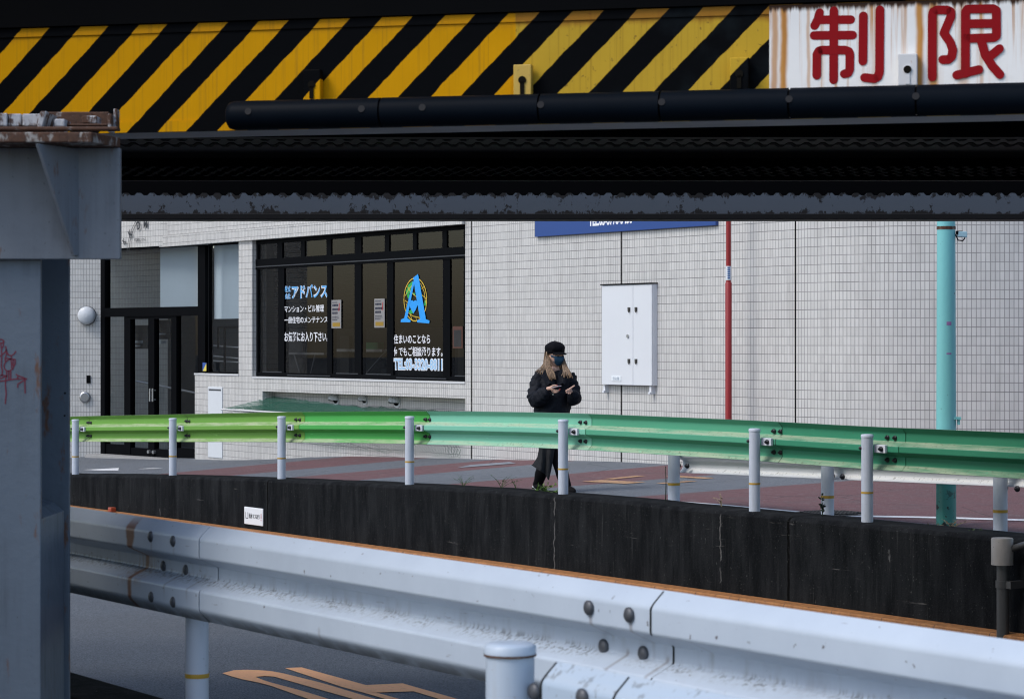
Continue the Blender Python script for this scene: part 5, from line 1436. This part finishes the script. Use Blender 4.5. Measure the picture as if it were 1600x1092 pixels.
for k in range(10):                                          # back of the head
    f = k / 9; lock([L(853 + 24 * f, 549, .05), L(852 + 26 * f, 562, .075), L(850 + 29 * f, 575, .085), L(848 + 34 * f, 586, .10)], .013)
obj('hair', b, M_HAIR, pw)
ell('earbud', H(-.004, -.090, -.006), (fd * .007, fs * .006, UP * .008), M_BLACK, body, 10)

# coat: padded body, sleeves, lapels
def loft(name, rings, mat, parent, seg=48, amp=.008, fr=9.0, seed=0, sub=0):
    b = MB(); g = []
    for k, (c, rx, ry) in enumerate(rings):
        row = []
        for j in range(seg):
            a_ = 2 * math.pi * j / seg
            p = c + Vector((math.cos(a_) * rx, math.sin(a_) * ry, 0))
            q = noise.noise(Vector((p.x * fr, p.y * fr, p.z * fr * 1.4 + seed))) + .5 * noise.noise(Vector((p.x * fr * 2.4, p.y * fr * 2.4, p.z * fr * 3 + seed)))
            p += (p - c).normalized() * amp * q
            row.append(b.vert(p))
        g.append(row)
    for A, B in zip(g, g[1:]):
        for j in range(seg): b.facei((A[j], A[(j + 1) % seg], B[(j + 1) % seg], B[j]), None, True)
    b.facei(g[0][::-1])
    return obj(name, b, mat, parent)
def ring_interp(keys, n):
    out = []
    for i in range(n + 1):
        f = i / n * (len(keys) - 1); k = min(int(f), len(keys) - 2); g_ = f - k; g_ = g_ * g_ * (3 - 2 * g_)
        a, c = keys[k], keys[k + 1]
        out.append((a[0].lerp(c[0], g_), a[1] + (c[1] - a[1]) * g_, a[2] + (c[2] - a[2]) * g_))
    return out
ck_ = [(L(860, 690, .0), .165, .13), (L(860, 665, 0), .185, .15), (L(862, 640, 0), .188, .155), (L(865, 615, .0), .195, .15), (L(866, 598, .01), .195, .135), (L(867, 589, .012), .160, .11), (L(867.5, 583, .012), .085, .075), (L(867.5, 581, .012), .070, .065)]
coat = loft('coat', ring_interp(ck_, 40), M_COAT, pw, 64, .022, 9)
def sleeve(pts, radii, seed):
    b = MB(); fine = []; rr = []
    pts = [Vector(p) for p in pts]
    for i in range(len(pts) - 1):
        p0, p1, p2, p3 = pts[max(i - 1, 0)], pts[i], pts[i + 1], pts[min(i + 2, len(pts) - 1)]
        for k in range(9):
            f = k / 9; fine.append(.5 * ((2 * p1) + (p2 - p0) * f + (2 * p0 - 5 * p1 + 4 * p2 - p3) * f * f + (3 * p1 - p0 - 3 * p2 + p3) * f ** 3))
            rr.append(radii[i] + (radii[i + 1] - radii[i]) * f)
    fine.append(pts[-1]); rr.append(radii[-1])
    rr = [r * (1 + .07 * math.sin(i * 1.55 + seed) + .05 * noise.noise(Vector((i * .9, seed, 0)))) for i, r in enumerate(rr)]
    b.tube(fine, rr, 24)
    for v in b.v:
        v += Vector((noise.noise(v * 14), noise.noise(v * 14 + Vector((9, 0, 0))), noise.noise(v * 14 + Vector((0, 9, 0))))) * .018
    return obj('sleeve', b, M_COAT, coat)
sleeve([L(849, 587, .01), L(841, 598, .0), L(836, 618, -.06), L(838, 627.5, -.12), L(848, 618, -.20), L(855, 610, -.24)], [.076, .079, .079, .079, .071, .038], 1)
sleeve([L(886, 588, .02), L(892, 600, .01), L(896, 618, -.05), L(896.5, 625, -.11), L(895, 620, -.18), L(891.5, 614.5, -.225)], [.070, .071, .072, .070, .060, .036], 4)
def flap(name, pts, th, parent, mat):
    b = MB(); b.prism([L(*p) for p in pts], Vector((0, -th, 0))); return obj(name, b, mat, parent, bevel=.003)
flap('lapel', [(857, 579, -.105), (864.5, 592, -.13), (868, 606, -.155), (859, 601, -.155), (855, 604, -.16), (845, 590, -.13), (851, 580, -.105)], .012, coat, M_COAT)
flap('lapel', [(875, 579, -.105), (871, 592, -.13), (869, 606, -.155), (878, 601, -.155), (882, 603, -.155), (888, 590, -.13), (882, 580, -.105)], .012, coat, M_COAT)
b = MB(); b.tube([L(863.5, 618, -.165), L(863.5, 618, -.172)], .010, 12); obj('button', b, M_CHROME, coat)
# trousers, skirt panel, shoes
def leg(pts, radii):
    b = MB(); pts = [Vector(p) for p in pts]; fine, rr = [], []
    for i in range(len(pts) - 1):
        for k in range(6): f = k / 6; fine.append(pts[i].lerp(pts[i + 1], f)); rr.append(radii[i] + (radii[i + 1] - radii[i]) * f)
    fine.append(pts[-1]); rr.append(radii[-1]); b.tube(fine, rr, 20)
    for v in b.v: v += Vector((noise.noise(v * 11), noise.noise(v * 11 + Vector((9, 0, 0))), 0)) * .010
    return b
lb = leg([L(858, 690, .02), L(856, 706, .03), L(849.5, 731, .06), L(843, 750, .095), L(840.5, 761, .115)], [.095, .088, .066, .058, .052])
lb2 = leg([L(872, 690, -.01), L(873, 706, -.03), L(875.5, 731, -.10), L(881, 752, -.115), L(885, 763, -.12)], [.100, .094, .074, .060, .052])
obj('trousers', lb, M_TROU, pw); obj('trousers', lb2, M_TROU, pw)
b = MB(); sk_ = [[(842, 690, -.06), (848, 690, -.14), (855, 690, -.16), (862, 690, -.16), (866, 690, -.13)], [(842.5, 704, -.07), (848, 704, -.16), (854, 704, -.15), (860, 704, -.18), (865.5, 704, -.14)], [(840, 716, -.08), (847, 718, -.18), (853, 718, -.15), (858, 718, -.19), (863.5, 717, -.14)], [(833, 727, -.10), (845, 734, -.20), (851, 736, -.15), (857, 737, -.20), (861, 731, -.14)], [(830.5, 728.5, -.10), (844, 737, -.20), (852, 742, -.15), (856.5, 750.5, -.20), (859.5, 738, -.14)]]
for A, B in zip(sk_, sk_[1:]):
    for j in range(4): b.face([L(*A[j]), L(*A[j + 1]), L(*B[j + 1]), L(*B[j])])
o = obj('skirt_panel', b, M_SKIRT, pw, fix=False); md = o.modifiers.new('s', 'SOLIDIFY'); md.thickness = .006
M_SOLE = m_plain('white shoe sole', (.62, .63, .64), .5); M_SHOE = m_plain('black shoe cloth', (.012, .012, .013), .7)
for (hx, hy, hd_), (tx, ty_, td) in (((838, 764, .11), (847, 770, .02)), ((884, 768, -.10), (893.5, 769, -.20))):
    h_, t_ = L(hx, hy, hd_), L(tx, ty_, td); ax_ = (t_ - h_); fw = ax_.normalized(); sd_ = fw.cross(UP).normalized(); uu = sd_.cross(fw)
    sh = ell('shoe', h_ + ax_ * .5 + uu * .012, (fw * .112, sd_ * .042, uu * .042), M_SHOE, pw, 20)
    ell('sole', h_ + ax_ * .5 - uu * .012, (fw * .117, sd_ * .046, uu * .020), M_SOLE, sh, 20)
# phone in her right hand
ph = thing('phone', L(869, 606.5, -.30), 'slim silver pink phone held flat in the hand of the woman in black', 'phone')
c = L(867.5, 606.3, -.30); ax1 = Vector((.62, -.76, .18)).normalized(); ax2 = Vector((.76, .62, .06)); ax2 = (ax2 - ax1 * ax2.dot(ax1)).normalized(); ax3 = ax1.cross(ax2)
b = MB(); b.cbox(c, ax1 * .128, ax2 * .050, ax3 * .009); obj('case', b, m_plain('silver pink phone case', (.58, .48, .50), .3, .2, .05), ph, bevel=.003)
b = MB(); b.cbox(c + ax3 * .0055, ax1 * .118, ax2 * .044, ax3 * .001); obj('screen', b, m_plain('dark phone glass', (.05, .055, .06), .08), ph)
for p in ((869.2, 604.0, -.305), (873.6, 609.4, -.31), (873.0, 611.0, -.306)): ell('nail', L(*p), (Vector((.008, 0, 0)), Vector((0, .005, 0)), UP * .006), M_NAIL, body, 10)

# ================================================================== weeds on the wall top and by the poles
M_LEAF = m_plain('weed leaf', (.055, .115, .022), .6, 0, .5, 40); M_LEAF2 = m_plain('bright weed leaf', (.14, .28, .03), .6, 0, .4, 40)
M_DRY = m_plain('dry straw stalk', (.42, .33, .20), .7, 0, .3, 30); M_DGR = m_plain('dark weed leaf', (.016, .030, .018), .65, 0, .4, 30)
def weed(px, py_top, n, mat, label, cat='weed', stems=5, spread=.10, leaf=.016, seed=0, leaves=9, droop=.3, thin=.0022):
    rnd = random.Random(seed); t = tn(px, n); h0 = curb_h(t) - .01 if n < 13.6 else street_h(n, t)
    base = NT(n, t, h0); hgt = hn(px, py_top, n) - h0
    th = thing('weed', base, label, cat, None)
    bs, bl = MB(), MB()
    for s_ in range(stems):
        a_ = rnd.uniform(0, 6.28); sp = spread * rnd.uniform(.2, 1); H_ = hgt * rnd.uniform(.55, 1)
        pts = [base + Vector((math.cos(a_) * sp * f * (.5 + f), math.sin(a_) * sp * f * (.5 + f) * .6, H_ * (f - droop * .35 * f * f) / (1 - droop * .35))) for f in (0, .25, .5, .75, 1)]
        bs.tube(pts, [thin, thin, thin * .8, thin * .6, thin * .4], 5)
        for k in range(leaves):
            f = rnd.uniform(.25, 1); i = min(int(f * 4), 3); p = pts[i].lerp(pts[i + 1], f * 4 - i)
            d_ = Vector((rnd.uniform(-1, 1), rnd.uniform(-1, 1), rnd.uniform(-.2, .9))).normalized(); w_ = d_.cross(Vector((rnd.uniform(-1, 1), rnd.uniform(-1, 1), 1))).normalized()
            l_ = leaf * rnd.uniform(.6, 1.5)
            bl.face([p, p + d_ * l_ * .5 + w_ * l_ * .28, p + d_ * l_, p + d_ * l_ * .5 - w_ * l_ * .28])
    obj('stem', bs, mat if mat is not M_LEAF2 else M_LEAF, th); obj('foliage', bl, mat, th, fix=False)
    return th
weed(724, 741, 13.52, M_LEAF, 'thin sparse green weed on the wall top behind the post left of the woman', seed=1, stems=7, spread=.12, leaf=.014, leaves=7)
weed(783, 738, 13.52, M_LEAF, 'tall wispy green weed on the wall top between the posts before the woman', seed=2, stems=7, spread=.16, leaf=.015, leaves=8)
weed(806, 746, 13.50, M_LEAF, 'short wispy green weed on the wall top just left of the woman', seed=3, stems=5, spread=.08, leaf=.013, leaves=6)
weed(852, 755, 13.45, M_LEAF2, 'bushy bright green weed by the shoe of the woman', seed=4, stems=9, spread=.09, leaf=.024, leaves=10)
weed(838, 762, 13.45, M_LEAF2, 'single bright yellow green leaf tuft at the heel of the woman', seed=5, stems=4, spread=.04, leaf=.03, leaves=4)
weed(865, 765, 13.45, M_LEAF2, 'low flat green weed at the foot of the post beside the woman', seed=6, stems=6, spread=.12, leaf=.018, leaves=6)
weed(1128, 766, 13.48, M_DRY, 'dry straw coloured weed on the wall top left of the white post', seed=7, stems=4, spread=.08, leaf=.018, leaves=7)
weed(1285, 770, 13.42, M_DGR, 'dark upright weed with narrow leaves standing before the middle white rail post', seed=8, stems=2, spread=.02, leaf=.030, leaves=20, droop=0, thin=.004)
weed(1487, 812, 14.12, M_DRY, 'tuft of dry grass at the foot of the turquoise pole', seed=9, stems=16, spread=.16, leaf=.022, leaves=4, droop=.6)
weed(1535, 828, 13.55, M_LEAF, 'low green weed on the wall top between turquoise pole and white post', seed=10, stems=5, spread=.10, leaf=.018, leaves=5, droop=.6)
st_ = MB(); t_ = tn(1040, 13.5); p = NT(13.5, t_, curb_h(t_) - .02); st_.tube([p, p + UP * .17 + Vector((.004, 0, 0)), p + UP * .34], [.005, .0045, .003], 6)
o = obj('stalk', st_, M_DGR, None); tag(o, 'single thin dark stalk upright on the wall top left of the first white rail post', 'plant')
